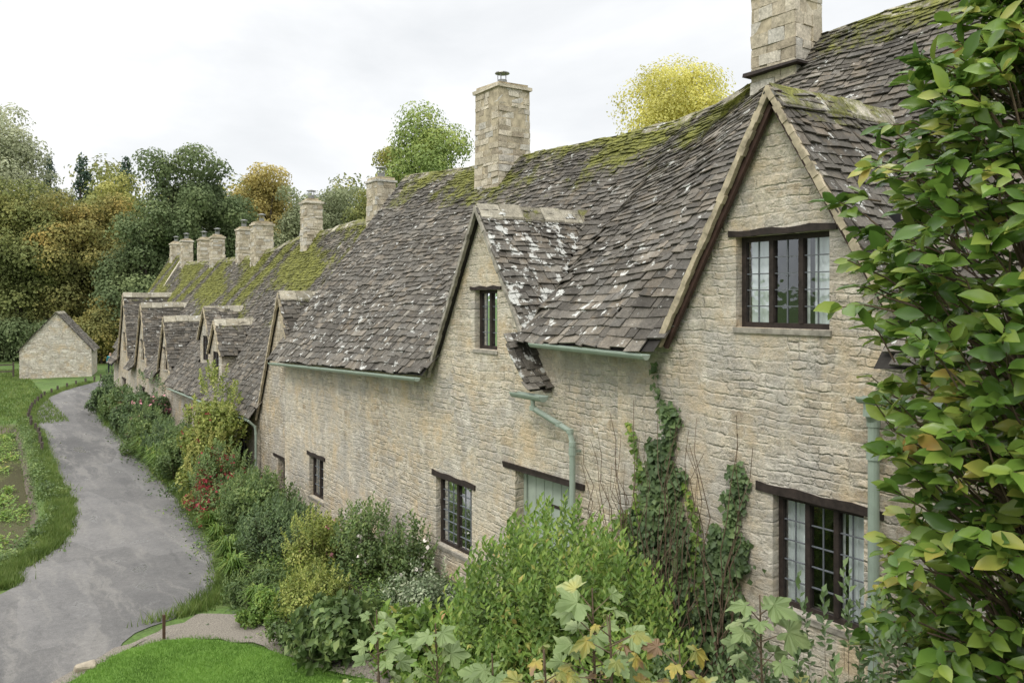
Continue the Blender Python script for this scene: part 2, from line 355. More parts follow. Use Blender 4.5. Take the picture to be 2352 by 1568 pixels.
def chimney(roof,x,y,a,b,z0,z1,cowl=True,drip=True,big=False):
    mb=MB(); z=z0
    hx,hy=a/2,b/2
    mb.box(x-hx+.02,x+hx-.02,y-hy+.02,y+hy-.02,z0,z1,1)
    while z<z1-.04:
        h=U(.07,.17)*(1.3 if big else 1.0); h=min(h,z1-z); tp=1-.05*(z-z0)/(z1-z0)
        X0,X1,Y0,Y1=x-hx*tp,x+hx*tp,y-hy*tp,y+hy*tp
        for (sx) in (0,1):
            yy=Y0
            while yy<Y1-.02:
                w=U(.12,.42); e=min(yy+w,Y1); 
                if Y1-e<.09: e=Y1
                o=U(-.014,.014)
                if sx==0: mb.box(X0+o,X0+.12,yy+.003,e-.004,z+.004,z+h-.004,0,.009)
                else: mb.box(X1-.12,X1+o,yy+.003,e-.004,z+.004,z+h-.004,0,.009)
                yy=e
        for sy in (0,1):
            xx=X0+.02
            while xx<X1-.04:
                w=U(.12,.42); e=min(xx+w,X1-.02)
                if X1-e<.11: e=X1-.02
                o=U(-.014,.014)
                if sy==0: mb.box(xx+.003,e-.004,Y0+o-.004,Y0+.12,z+.004,z+h-.004,0,.009)
                else: mb.box(xx+.003,e-.004,Y1-.12,Y1+o,z+.004,z+h-.004,0,.009)
                xx=e
        z+=h
    mb.box(x-hx-.03,x+hx+.03,y-hy-.03,y+hy+.03,z1,z1+.07,0,.012)
    mb.box(x-hx+.04,x+hx-.04,y-hy+.04,y+hy-.04,z1+.07,z1+.14,1,.02)
    mb.box(x-hx*.6,x+hx*.6,y-hy*.6,y+hy*.6,z1+.14,z1+.19,1,.02)
    if drip and big:
        zz=z0+.28
        mb.box(x-hx-.12,x-hx*.1,y-hy-.11,y+hy+.06,zz,zz+.045,2,.016)
    if cowl:
        t=z1+.17; r=.11
        mb.tube([(x,y,t),(x,y,t+.14)],[r,r],12,3)
        for q in range(5):
            an=q*1.256; mb.tube([(x+r*.95*math.cos(an),y+r*.95*math.sin(an),t+.12),(x+r*.95*math.cos(an),y+r*.95*math.sin(an),t+.3)],.009,5,3)
        mb.tube([(x,y,t+.29),(x,y,t+.31),(x,y,t+.35)],[r*1.6,r*1.55,.03],12,3)
    return mb.obj('chimney',[CHIM,MORT,TIMB,METAL],roof)
def window(house,wx,y0,y1,z0,z1,n=2,cols=2,rows=5,curt=True,lint=.09,sill=True,lext=.12):
    gx=wx+.13; mb=MB(); fw=.055
    g=MB(); W=(y1-y0-fw)/n
    for i in range(n):
        a=y0+fw/2+W*i+fw/2+.002; b=y0+fw/2+W*(i+1)-fw/2-.002
        g.face([(gx,a,z0+fw),(gx,b,z0+fw),(gx,b,z1-fw),(gx,a,z1-fw)],0)
        for c in range(1,cols): 
            yy=lerp(a,b,c/cols); g.box(gx-.010,gx+.004,yy-.006,yy+.006,z0+fw,z1-fw,1)
        for r in range(1,rows):
            zz=lerp(z0+fw,z1-fw,r/rows); g.box(gx-.012,gx+.006,a,b,zz-.006,zz+.006,1)
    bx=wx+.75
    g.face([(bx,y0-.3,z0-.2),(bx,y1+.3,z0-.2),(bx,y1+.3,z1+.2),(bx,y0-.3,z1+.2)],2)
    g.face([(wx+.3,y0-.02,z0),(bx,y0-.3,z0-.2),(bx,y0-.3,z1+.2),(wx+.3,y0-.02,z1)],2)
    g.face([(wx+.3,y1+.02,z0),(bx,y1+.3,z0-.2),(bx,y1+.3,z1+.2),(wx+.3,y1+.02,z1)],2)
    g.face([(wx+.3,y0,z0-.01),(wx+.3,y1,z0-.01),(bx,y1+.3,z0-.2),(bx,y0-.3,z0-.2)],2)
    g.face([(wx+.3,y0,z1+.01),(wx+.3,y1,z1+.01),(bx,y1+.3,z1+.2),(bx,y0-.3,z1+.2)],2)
    win=g.obj('window',[GLASS,LEAD,INT],house)
    f0,f1=gx-.03,gx+.03
    mb.box(f0,f1,y0,y0+fw,z0,z1);mb.box(f0,f1,y1-fw,y1,z0,z1)
    mb.box(f0+.002,f1-.002,y0+fw,y1-fw,z0,z0+fw);mb.box(f0+.002,f1-.002,y0+fw,y1-fw,z1-fw,z1)
    for i in range(1,n):
        yy=y0+fw/2+W*i; mb.box(f0-.008,f1+.004,yy-fw/2,yy+fw/2,z0+fw,z1-fw)
    mb.obj('frame',[TIMB],win)
    if curt:
        segs=[(y0+fw,y0+fw+(y1-y0)*.22),(y1-fw-(y1-y0)*.24,y1-fw)]
        if n>2: segs.append((y0+(y1-y0)*.30,y0+(y1-y0)*.38))
        for a,b in segs:
            c=MB(); k=14
            for i in range(k):
                p=lerp(a,b,i/k);q=lerp(a,b,(i+1)/k)
                f=lambda t:wx+.20+.018*math.sin(t*95)
                c.face([(f(p),p,z0+.03),(f(q),q,z0+.03),(f(q),q,z1-.03),(f(p),p,z1-.03)])
            c.obj('curtain',[CURT],win)
    if lint:
        l=MB(); k=9; sl=U(-.02,.02)
        for i in range(k):
            a=lerp(y0-lext,y1+lext,i/k);b=lerp(y0-lext,y1+lext,(i+1)/k)
            s0=.012*math.sin(i*1.7+y0)+sl*i/k;s1=.012*math.sin((i+1)*1.7+y0)+sl*(i+1)/k
            X0,X1=wx-.025,wx+.16
            l.hexa([(X0,a,z1+.002+s0*.3),(X1,a,z1+.002),(X1,b,z1+.002),(X0,b,z1+.002+s1*.3),(X0,a,z1+lint+s0),(X1,a,z1+lint),(X1,b,z1+lint),(X0,b,z1+lint+s1)])
        l.obj('lintel',[TIMB],win)
    if sill:
        l=MB(); l.box(wx-.025,wx+.1,y0-.03,y1+.03,z0-.065,z0-.004,0,.006); l.obj('sill',[MORTG],win)
    return win
def gabz(g,Y): return g['za']-(g['sl']*(Y-g['yc']) if Y>g['yc'] else g['sr']*(g['yc']-Y))
def ing(g,Y,e=0): return g['yc']-g['fr']-e<=Y<=g['yc']+g['fl']+e
def house(name,label,y0,y1,wx,ex,rx,ezf,rzf,gabs,ops,ry0=None,ry1=None,moss=None,wallm=WALL,coping=False):
    ry0=y0 if ry0 is None else ry0; ry1=y1 if ry1 is None else ry1
    H=thing(name,label,'house',(wx,(y0+y1)/2,gz1(wx,(y0+y1)/2)))
    def zm(x,y): return lerp(ezf(y),rzf(y),(x-ex)/(rx-ex))
    mb=MB(); br={y0,y1}
    fg=[g for g in gabs if g.get('front',True)]
    for g in fg: br|={g['yc'],max(y0,g['yc']-g['fr']),min(y1,g['yc']+g['fl'])}
    for o in ops: br|={o[0],o[1]}
    for t in np.arange(y0,y1,.5): br.add(float(t))
    br=sorted(b for b in br if y0<=b<=y1)
    def top(y):
        t=zm(wx,y)-.05
        for g in fg:
            if ing(g,y): t=max(t,gabz(g,y)-.03) if gabz(g,y)>t-1.2 else t
        return t
    for a,b in zip(br[:-1],br[1:]):
        if b-a<1e-4: continue
        ym=(a+b)/2; ta,tb=top(a+1e-4),top(b-1e-4); lo=min(gz1(wx,a),gz1(wx,b))-.4
        seg=sorted([o for o in ops if o[0]<=ym<=o[1]],key=lambda o:o[2]); z=lo
        for o in seg:
            mb.face([(wx,a,z),(wx,b,z),(wx,b,o[2]),(wx,a,o[2])]); z=o[3]
        mb.face([(wx,a,z),(wx,b,z),(wx,b,tb),(wx,a,ta)])
    for o in ops:
        p,q,r,s=o[:4]; d=wx+.32
        mb.face([(wx,p,r),(d,p,r),(d,p,s),(wx,p,s)]);mb.face([(wx,q,r),(wx,q,s),(d,q,s),(d,q,r)])
        mb.face([(wx,p,r),(wx,q,r),(d,q,r),(d,p,r)]);mb.face([(wx,p,s),(d,p,s),(d,q,s),(wx,q,s)])
    bx=2*rx-wx
    for y in (y0+.01,y1-.01):
        lo=gz1(wx,y)-.4
        mb.face([(wx,y,lo),(bx,y,lo),(bx,y,zm(wx,y)-.08),(rx,y,rzf(y)-.08),(wx,y,zm(wx,y)-.08)])
    mb.face([(bx,y0,-1.5),(bx,y1,-1.5),(bx,y1,zm(wx,y1)-.08),(bx,y0,zm(wx,y0)-.08)])
    mb.obj('wall',[wallm],H)
    L=math.hypot(rx-ex,rzf((ry0+ry1)/2)-ezf((ry0+ry1)/2))
    def S(a,s):
        t=s/L; x=lerp(ex,rx,t); return Vector((x,a,lerp(ezf(a),rzf(a),t)+sag(a,s)))
    def skip(p):
        for g in gabs:
            if p.x>g['xf']-(.36 if g.get('front',True) else 0) and ing(g,p.y) and gabz(g,p.y)>p.z+.03: return True
        return False
    mossf=moss or (lambda p,t:(.15,0))
    def wear(p):
        t=(p.x-ex)/(rx-ex); a,b=mossf(p,t); return (a,b,0,1)
    rb=MB()
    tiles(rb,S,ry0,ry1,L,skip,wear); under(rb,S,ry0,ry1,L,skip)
    for a in np.arange(ry0,ry1-.01,1.0):
        b=min(a+1,ry1); rb.face([(rx,a,rzf(a)-.03),(rx,b,rzf(b)-.03),(2*rx-ex,b,ezf(b)-.03),(2*rx-ex,a,ezf(a)-.03)],2); rb.w+=[(.4,0,0,1)]*4
    for a in np.arange(ry0,ry1-.01,.8):
        b=min(a+.8,ry1); ridgecap(rb,(rx,a,rzf(a)+sag(a,L)),(rx,b,rzf(b)+sag(b,L)),(1,0,0),1.1,3,.4,.5)
    if coping:
        p=[Vector((lerp(ex,rx,t),ry0-.05,lerp(ezf(ry0),rzf(ry0),t)+.05)) for t in (0,1)]
        rb.beam(p[0],p[1],(0,.25,0),Vector((-.7,0,.5))*.22,4); rb.w+=[(0,0,0,1)]*8
    R=rb.obj('roof',[TILE,UNDER,TILE,RIDGE,CHIM],H,wear=True)
    for g in gabs:
        gb=MB(); vb=MB(); yc,za,xf=g['yc'],g['za'],g['xf']
        xb=ex+(rx-ex)*(za-ezf(yc))/(rzf(yc)-ezf(yc))+.25
        ov=g.get('ov',.0)
        for sgn,sl,f in ((1,g['sl'],g['fl']),(-1,g['sr'],g['fr'])):
            Ls=math.hypot(f+ov,sl*(f+ov)); cs=1/math.hypot(1,sl)
            def S2(a,s,sgn=sgn,sl=sl,f=f,Ls=Ls,cs=cs):
                d=(Ls-s)*cs; return Vector((a,yc+sgn*d,za-sl*d+.5*sag(a*1.2+yc,s)))
            def sk2(p,sgn=sgn):
                if g.get('tongue') and sgn<0 and p.y<g['tongue']: return p.x>7.0
                return p.x>ex-.02 and zm(p.x,p.y)>p.z+.03 and (ry0-.3<=p.y<=ry1+.3)
            mo,li=g.get('moss',.1),g.get('lich',.3)
            tiles(gb,S2,xf,xb,Ls,sk2,lambda p:(mo+(.25 if p.z>za-.35 else 0),li,0,1),.155,.10)
            if g.get('tongue') and sgn<0:
                # valley foot: slates spilling over the wall head down to the short gutter
                Lt=.86
                def ST(a,s):
                    t=s/Lt; y=lerp(9.02,9.60,t); return Vector((a,y,lerp(3.76,4.50,t)-.10*math.sin(math.pi*t)+.05*(a-6.7)))
                tiles(gb,ST,6.56,7.06,Lt,lambda p:False,lambda p:(.25,.6,0,1),.14,.12)
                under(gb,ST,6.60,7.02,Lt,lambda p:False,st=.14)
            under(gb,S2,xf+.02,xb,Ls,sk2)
            nrm=Vector((0,sgn*sl,1)).normalized()
            top_=Vector((xf-.005,yc,za)); bot=Vector((xf-.005,yc+sgn*f,za-sl*f))
            o=nrm*-.02; k=34; kk=k if not (g.get('tongue') and sgn<0) else 25
            for i in range(kk):
                a=i/k;b=(i+1.05)/k; jj=Vector((U(-.008,.005),0,0)); w_=g.get('vw',.065)*U(.75,1.2)
                vb.beam(top_.lerp(bot,a)+o+jj,top_.lerp(bot,b)+o+jj,(.06,0,0),nrm*w_,0)
            if g.get('board'):
                xx=Vector((.065,0,0)); vb.beam(top_+xx-nrm*.07,bot+xx-nrm*.07,(.05,0,0),nrm*.07,1)
        ridgecap(gb,(xf,yc,za+.02),(xb,yc,za+.02+.02),(0,1,0),1.4,3,.4,g.get('rm',.5))
        G=gb.obj('gable_roof',[TILE,UNDER,TILE,RIDGE],H,wear=True)
        vb.obj('verge',[g.get('vm',MORT),RUST],G)
        if not g.get('front',True):
            xw=g['wx']; hw=g['fr']*.86; zf=za-g['sl']*hw
            d=MB(); y_a,y_b=yc-hw,yc+hw; zb=zm(xw,yc)-.3
            wy0,wy1,wz0,wz1=g['win']
            for a,b in ((y_a,wy0),(wy0,wy1),(wy1,y_b)):
                ta=gabz(g,a)-.03;tb=gabz(g,b)-.03
                if a==wy0:
                    d.face([(xw,a,zb),(xw,b,zb),(xw,b,wz0),(xw,a,wz0)])
                    d.face([(xw,a,wz1),(xw,b,wz1),(xw,b,tb),(xw,yc,za-.03),(xw,a,ta)])
                else: d.face([(xw,a,zb),(xw,b,zb),(xw,b,tb),(xw,a,ta)])
            for y in (y_a,y_b): d.face([(xw,y,zb),(xw+2.6,y,zb),(xw+2.6,y,zf-.03),(xw,y,zf-.03)])
            d.obj('dormer_wall',[wallm],H)
            window(H,xw-.08,wy0,wy1,wz0,wz1,2,2,4,False,.0,False)
    for o in ops:
        k=o[4]
        if k=='w': window(H,wx,*o[:4],**(o[5] if len(o)>5 else {}))
        if k=='d':
            d=MB(); p,q,r,s=o[:4]; fx=wx+.2; cm=o[5]['mat']
            d.box(fx,fx+.05,p+.07,q-.07,r,s-.07,0)
            npl=6
            for i in range(npl):
                a=lerp(p+.08,q-.08,i/npl);b=lerp(p+.08,q-.08,(i+1)/npl); d.box(fx-.015,fx+.001,a+.006,b-.006,r+.02,s-.08,0)
            D=d.obj('door',[cm],H)
            f=MB(); f.box(fx-.04,fx+.06,p,p+.07,r,s);f.box(fx-.04,fx+.06,q-.07,q,r,s);f.box(fx-.038,fx+.058,p+.07,q-.07,s-.07,s); f.obj('frame',[cm],D)
            f=MB(); f.tube([(fx-.014,p+.16,r+1.0),(fx-.06,p+.16,r+1.01),(fx-.06,p+.16,r+1.12),(fx-.014,p+.16,r+1.13)],.011,6)
            f.obj('handle',[TIMB],D)
            if s-r>1.6:
                f=MB(); f.box(fx-.03,fx-.014,lerp(p,q,.3),lerp(p,q,.62),r+1.62,r+1.66); f.obj('letter_slot',[TIMB],D)
            l=MB(); l.box(wx-.03,wx+.18,p-.25,q+.3,s+.002,s+.08,0,.012); l.obj('lintel',[TIMB],D)
    return H,R
def gutter(H,x,ya,yb,za,zb,r=.058):
    mb=MB(); n=8; k=max(2,int(abs(yb-ya)/.5))
    for i in range(k):
        A=(lerp(ya,yb,i/k),lerp(za,zb,i/k));B=(lerp(ya,yb,(i+1)/k),lerp(za,zb,(i+1)/k))
        for j in range(n):
            t0=math.pi+math.pi*j/n;t1=math.pi+math.pi*(j+1)/n
            for rr in (r,r-.008):
                mb.face([(x+rr*math.cos(t0),A[0],A[1]+rr*math.sin(t0)),(x+rr*math.cos(t1),A[0],A[1]+rr*math.sin(t1)),(x+rr*math.cos(t1),B[0],B[1]+rr*math.sin(t1)),(x+rr*math.cos(t0),B[0],B[1]+rr*math.sin(t0))])
    for (y,z) in ((ya,za),(yb,zb)):
        mb.face([(x+r*math.cos(math.pi+math.pi*j/n),y,z+r*math.sin(math.pi+math.pi*j/n)) for j in range(n+1)])
    mb.beam((x-r,ya,za),(x-r,yb,zb),(.012,0,0),(0,0,.018)); mb.beam((x+r,ya,za),(x+r,yb,zb),(.012,0,0),(0,0,.018))
    return mb.obj('gutter',[PIPE],H)
def pipe(H,pts,r=.042,cols=()):
    mb=MB(); mb.tube(pts,r,12)
    for i in range(1,len(pts)-1):
        p=Vector(pts[i]); mb.tube([p-Vector((0,0,.03)),p+Vector((0,0,.03))],r*1.2,12)
    for c in cols:
        mb.tube([(c[0],c[1],c[2]-.05),(c[0],c[1],c[2]+.05)],r*1.28,12); mb.box(c[0],c[0]+.14,c[1]-.02,c[1]+.02,c[2]-.015,c[2]+.015)
    return mb.obj('drainpipe',[PIPE],H)
def interp(xs,zs): return lambda y: float(np.interp(y,xs,zs))
ezAB=interp([-2,9.5,9.95,12,20.3],[4.45,4.42,3.75,3.72,3.47])
_rx=[-2,7.3,7.7,8.2,8.8,9.5,10.5,13,17,20.9]; _rz=[9.08,9.02,8.93,8.68,8.42,8.27,8.22,8.28,8.36,8.6]
rzAB=interp(_rx,_rz)
def hsh(p): return .5+.5*math.sin(p.y*1.7+2.1*math.sin(p.x*1.9+p.y*.6))
mA=lambda p,t:(.06+.62*max(0,(t-.8)/.2)*(.5+.5*hsh(p))+.13*hsh(p)*t,.0)
mB=lambda p,t:(.03+(1.0*max(0,(t-.62)/.38)*(1 if p.y<17 else .8))*(.45+.55*hsh(p)),.35 if t<.35 else 0.15)
mC=lambda p,t:((.12+.90*max(0,min(1,(t-.32)/.4)))*(.35+.65*hsh(p)),.05)
HA,RA=house('stone_cottage','tall limestone cottage with steep gable and mossy stone-slate roof',-1,7.65,7,6.68,10.7,ezAB,rzAB,
  [dict(yc=5.2,za=7.2,sl=1.72,sr=1.72,fl=1.58,fr=1.30,xf=6.85,moss=.12,lich=.35,board=True,vm=MORT,rm=.55,vw=.075)],
  [(4.61,5.75,4.71,5.69,'w',dict(n=3,cols=2,rows=5,lint=.07,lext=.09)),(4.25,5.27,1.83,2.98,'w',dict(n=3,cols=2,rows=5,lext=.2,lint=.085))],moss=mA)
chimney(RA,10.35,7.55,.68,.8,8.15,11.2,True,True,True)
HB,RB=house('stone_cottage','long limestone cottage with narrow gable and mossy slate roof',7.65,20.35,7,6.68,10.7,ezAB,rzAB,
  [dict(yc=10.87,za=6.52,sl=1.76,sr=1.56,fl=1.62,fr=1.80,xf=6.88,moss=.05,lich=.9,vm=MORTG,rm=.3,vw=.06,tongue=9.57)],
  [(10.44,11.11,4.21,5.17,'w',dict(n=2,cols=2,rows=4,curt=False,lint=.06)),(11.2,12.4,.7,1.88,'w',dict(n=2,cols=3,rows=6,lint=.09)),
   (17.7,18.6,.3,1.27,'w',dict(n=2,cols=2,rows=4,curt=False)),(8.55,9.95,.35,2.42,'d',dict(mat=DOORG))],ry1=20.75,moss=mB)
chimney(RB,10.5,15.45,.92,1.0,7.4,9.85)
gutter(HA,6.6,6.72,8.98,4.36,4.40); gutter(HB,6.6,12.35,20.3,3.64,3.40); gutter(HB,6.60,8.70,9.42,3.68,3.68,.075)
gutter(HA,6.76,2.0,4.15,4.14,4.12)
pipe(HB,[(6.60,8.95,3.64),(6.60,8.95,3.50),(6.8,8.62,3.3),(6.86,8.45,3.22),(6.86,8.4,3.05),(6.86,8.4,.5)],cols=[(6.86,8.4,2.95)])
pipe(HA,[(6.78,4.07,4.08),(6.80,4.07,3.98),(6.86,4.07,3.88),(6.86,4.07,1.0)],.05,cols=[(6.86,4.07,3.6),(6.86,4.07,2.2)])
rzC=interp([20,23.5,28.9,34.7,42.6,49],[7.65,7.57,7.44,6.98,7.0,7.25])
ezC=interp([20,60],[1.68,1.6])
HD,RD=house('stone_cottage','low cottage with dormer and moss-covered stone roof',20.35,26.5,7.15,6.83,10.7,ezC,rzC,
  [dict(yc=21.06,za=5.2,sl=1.85,sr=1.85,fl=1.95,fr=.95,xf=7.07,rm=.3,lich=.2)],
  [(20.75,21.35,-.9,.75,'d',dict(mat=TIMB)),(24.2,25.1,-.05,.95,'w',dict(n=2,cols=2,rows=4,curt=False))],ry0=20.75,moss=mC,wallm=WALLFAR)
chimney(RD,10.5,21.95,.65,.75,7.0,8.52)
gutter(HD,6.76,22.9,26.5,1.62,1.60,.05); pipe(HD,[(6.78,22.8,1.6),(6.98,22.8,1.4),(7.0,22.8,1.2),(7.0,22.8,-.8)],.036)
HE,RE=house('stone_cottage','low cottage with two small stone dormers and mossy roof',26.5,33.2,7.15,6.83,10.7,ezC,rzC,
  [dict(yc=28.2,za=4.3,sl=1.35,sr=1.35,fl=.85,fr=.85,xf=7.22,wx=7.3,front=False,win=(27.85,28.55,2.35,3.25),rm=.2,lich=.2),
   dict(yc=30.6,za=4.75,sl=1.35,sr=1.35,fl=.9,fr=.9,xf=7.47,wx=7.55,front=False,win=(30.25,30.95,2.8,3.7),rm=.2,lich=.2)],
  [(31,32,-.1,.95,'w',dict(n=2,cols=2,rows=4,curt=False)),(28,28.9,-.85,1.0,'d',dict(mat=TIMB))],moss=mC,wallm=WALLFAR)
chimney(RE,10.5,27.7,.62,.68,6.7,8.47)
gutter(HE,6.76,26.5,33.2,1.60,1.58,.05)
HF,RF=house('stone_cottage','low cottage with steep front gable and mossy roof',33.2,38.2,7.15,6.83,10.7,ezC,rzC,
  [dict(yc=35.5,za=4.3,sl=1.9,sr=1.9,fl=1.25,fr=1.25,xf=7.06,rm=.2,lich=.2)],
  [(35.1,35.9,2.1,3.0,'w',dict(n=2,cols=2,rows=4,curt=False,lint=.06)),(35,36,-.2,.9,'w',dict(n=2,cols=2,rows=4,curt=False))],moss=mC,wallm=WALLFAR)
chimney(RF,10.6,33.7,.78,.78,6.2,8.15); chimney(RF,10.7,36.6,.6,.62,6.2,8.15)
HG,RG=house('stone_cottage','low cottage with tall steep gable over door',38.2,43.2,7.15,6.83,10.7,ezC,rzC,
  [dict(yc=40.5,za=4.85,sl=2.0,sr=2.0,fl=1.5,fr=1.5,xf=7.06,rm=.2,lich=.2)],
  [(40.1,40.9,2.2,3.1,'w',dict(n=2,cols=2,rows=4,curt=False,lint=.06)),(40,41,-.2,.9,'w',dict(n=2,cols=2,rows=4,curt=False))],moss=mC,wallm=WALLFAR)
chimney(RG,10.7,41.1,.62,.62,6.2,8.1)
HH,RH=house('stone_cottage','low cottage with tallest gable of the far terrace',43.2,48.8,7.15,6.83,10.7,ezC,rzC,
  [dict(yc=45.3,za=5.35,sl=2.1,sr=2.1,fl=1.75,fr=1.75,xf=7.06,rm=.2,lich=.2)],
  [(44.9,45.7,2.4,3.3,'w',dict(n=2,cols=2,rows=4,curt=False,lint=.06)),(45,46,-.2,.9,'w',dict(n=2,cols=2,rows=4,curt=False))],moss=mC,wallm=WALLFAR)
chimney(RH,10.9,44.5,.6,.6,6.2,8.2); chimney(RH,10.7,47.6,.62,.62,6.2,8.3)
HI,RI=house('stone_cottage','end cottage with pale stone coping along roof edge',48.8,53,8.0,7.7,11.0,interp([0,60],[2.2,2.2]),interp([0,60],[7.75,7.75]),[],
  [(50,51,-.2,.9,'w',dict(n=2,cols=2,rows=4,curt=False))],moss=mC,wallm=WALLFAR,coping=True)
chimney(RI,11,51.6,.62,.7,7.0,8.4)
def barn():
    o=Vector((3.85,69.9,gz1(6,68))); H=thing('stone_barn','small pale rubble stone barn with slate roof on the green','barn',tuple(o))
    a=math.radians(-12); u=Vector((math.cos(a),math.sin(a),0)); v=Vector((-math.sin(a),math.cos(a),0))
    Wd,Dp,ev,ap=4.8,4.8,2.15,4.95
    P=lambda x,y,z:o+u*x+v*y+Vector((0,0,z))
    mb=MB()
    mb.face([P(0,0,-.4),P(Wd,0,-.4),P(Wd,0,ev),P(Wd/2,0,ap-.04),P(0,0,ev)])
    mb.face([P(0,Dp,-.4),P(Wd,Dp,-.4),P(Wd,Dp,ev),P(Wd/2,Dp,ap-.04),P(0,Dp,ev)])
    mb.face([P(0,0,-.4),P(0,Dp,-.4),P(0,Dp,ev),P(0,0,ev)]); mb.face([P(Wd,0,-.4),P(Wd,Dp,-.4),P(Wd,Dp,ev),P(Wd,0,ev)])
    mb.obj('wall',[BARNW],H)
    rb=MB(); sl=(ap-ev)/(Wd/2); f=Wd/2+.15; Ls=math.hypot(f,f*sl)
    for sg in (1,-1):
        def S(a_,s,sg=sg):
            d=(Ls-s)/math.hypot(1,sl); return P(Wd/2+sg*d,a_,ap-sl*d)
        tiles(rb,S,-.12,Dp+.1,Ls,lambda p:False,lambda p:(.1,.1,0,1),.24,.18); under(rb,S,-.05,Dp,Ls,lambda p:False,st=.4)
    ridgecap(rb,P(Wd/2,-.12,ap+.03),P(Wd/2,Dp,ap+.03),tuple(u),1.1,3,.5,.2)
    rb.obj('roof',[TILE,UNDER,TILE,RIDGE],H,wear=True)
barn()
# ---------------------------------------------------------------- foliage
def unit(n):
    v=rng.normal(size=(n,3)); return v/np.linalg.norm(v,axis=1,keepdims=True)
def nrmz(v): return v/np.maximum(np.linalg.norm(v,axis=1,keepdims=True),1e-6)
def leafV(Cn,A,Nn,L,W,fold=.25,curl=.12):
    n=len(Cn); A=nrmz(A); S=nrmz(np.cross(A,Nn)); Nn=np.cross(S,A)
    L=L[:,None];W=W[:,None]
    V=np.stack([Cn,Cn+A*L*.5+S*W*.5+Nn*W*fold,Cn+A*L-Nn*L*curl,Cn+A*L*.5-S*W*.5+Nn*W*fold],1).reshape(-1,3)
    b=(np.arange(n)*4)[:,None]
    F=np.concatenate([b+np.array([[0,1,2]]),b+np.array([[0,2,3]])],1).reshape(-1,3)
    return V,F
def blob_pts(Bc,Br,n,up=.25,shell=(.55,1.14)):
    p=Br**2; idx=rng.choice(len(Br),n,p=p/p.sum()); d=unit(n); d[:,2]+=up; d=nrmz(d)
    r=Br[idx]*rng.uniform(shell[0],shell[1],n)
    return Bc[idx]+d*r[:,None]*np.array([1,1,.85]),d
def crown_mesh(name,Bc,Br,n,ls,mat,parent,asp=.6,extra=None,up=.3,droop=.3,nj=.5):
    P,d=blob_pts(Bc,Br,n,up); 
    A=nrmz(np.cross(d,unit(n))+.35*d-np.array([0,0,droop])); Nn=d+nj*unit(n)
    L=ls*rng.uniform(.6,1.4,n); V,F=leafV(P,A,Nn,L,L*asp)
    return V,F
def tree(name,label,x,y,h,w,mat,n=9000,ls=.34,low=.12,nb=46,kind='broad',z0=None,sparse=1.0,asp=.7,group=None,br=(.13,.24)):
    z0=gz1(x,y) if z0 is None else z0
    T=thing(name,label,'tree',(x,y,z0),group)
    tb=MB(); hh=h*(.8 if kind!='con' else .97)
    tb.tube([(x,y,z0-.3),(x+U(-.2,.2),y+U(-.2,.2),z0+hh*.4),(x+U(-.4,.4),y+U(-.3,.3),z0+hh)],[h*.022,h*.015,.04],8)
    cz=z0+h*(low+(1-low)/2); rz=h*(1-low)/2; rx=w/2
    if kind=='con':
        k=nb; t=np.linspace(0,1,k)**.9; an=rng.uniform(0,6.28,k); rr=rx*(1-t)*rng.uniform(.35,1,k)
        Bc=np.stack([x+rr*np.cos(an),y+rr*np.sin(an),z0+h*(low+(1-low)*t)*.97],1); Br=(.03+.15*(1-t))*w
    else:
        d=unit(nb); d[:,2]*=.95; s=rng.uniform(.30,.88,nb)
        lop=1+.16*np.sin(d[:,0]*3+x)*np.cos(d[:,1]*2.5+y)
        taper=1-.18*np.clip(d[:,2],0,1)
        Bc=np.stack([x+d[:,0]*rx*s*lop*taper,y+d[:,1]*rx*s*lop*taper,cz+d[:,2]*rz*s*1.05],1)
        Br=rng.uniform(br[0],br[1],nb)*w*sparse
        for i in rng.choice(nb,min(10,nb),False):
            q=Bc[i]; tb.tube([(x,y,z0+h*U(.25,.5)),tuple((np.array([x,y,z0+h*.5])+q)/2+np.array([0,0,.3])),tuple(q)],[h*.008,h*.005,.03],5)
    tb.obj('trunk',[BARK],T)
    V,F=crown_mesh('crown',Bc,Br,n,ls,mat,T,asp,nj=.35)
    fastmesh('crown',V,F,[mat],T)
    return T
LM={}; GT=2.8
tk=dict(amt=(.84,1.14),rw=.22,rough=.8)
LM['oak']=m_leaf('foliage_autumn_brown',[(0,(.05,.06,.022)),(.4,(.085,.088,.028)),(.65,(.13,.112,.034)),(.85,(.18,.13,.038)),(1,(.20,.145,.045))],.16,gain=GT*.85,**tk)
LM['oakg']=m_leaf('foliage_olive',[(0,(.04,.05,.02)),(.5,(.075,.086,.028)),(.8,(.12,.115,.036)),(1,(.16,.125,.04))],.15,gain=GT*.95,**tk)
LM['dark']=m_leaf('foliage_dark_green',[(0,(.030,.042,.020)),(.5,(.05,.067,.029)),(1,(.09,.105,.044))],.25,gain=GT,**tk)
LM['con']=m_leaf('foliage_conifer',[(0,(.016,.028,.019)),(1,(.032,.052,.033))],.3,gain=GT,**tk)
LM['willow']=m_leaf('foliage_willow',[(0,(.13,.15,.10)),(.5,(.22,.235,.15)),(1,(.33,.33,.21))],.18,gain=1.75,**tk)
LM['yel']=m_leaf('foliage_yellow',[(0,(.26,.255,.06)),(.4,(.42,.40,.10)),(.8,(.56,.52,.15)),(1,(.46,.46,.18))],.35,.4,gain=1.3,amt=(.8,1.15),rw=.4)
LM['orange']=m_leaf('foliage_orange',[(0,(.11,.11,.04)),(.5,(.21,.18,.06)),(1,(.29,.235,.09))],.25,gain=2.0,**tk)
LM['green']=m_leaf('foliage_green',[(0,(.048,.068,.022)),(.5,(.085,.115,.034)),(.85,(.14,.155,.045)),(1,(.20,.18,.055))],.3,gain=GT,**tk)
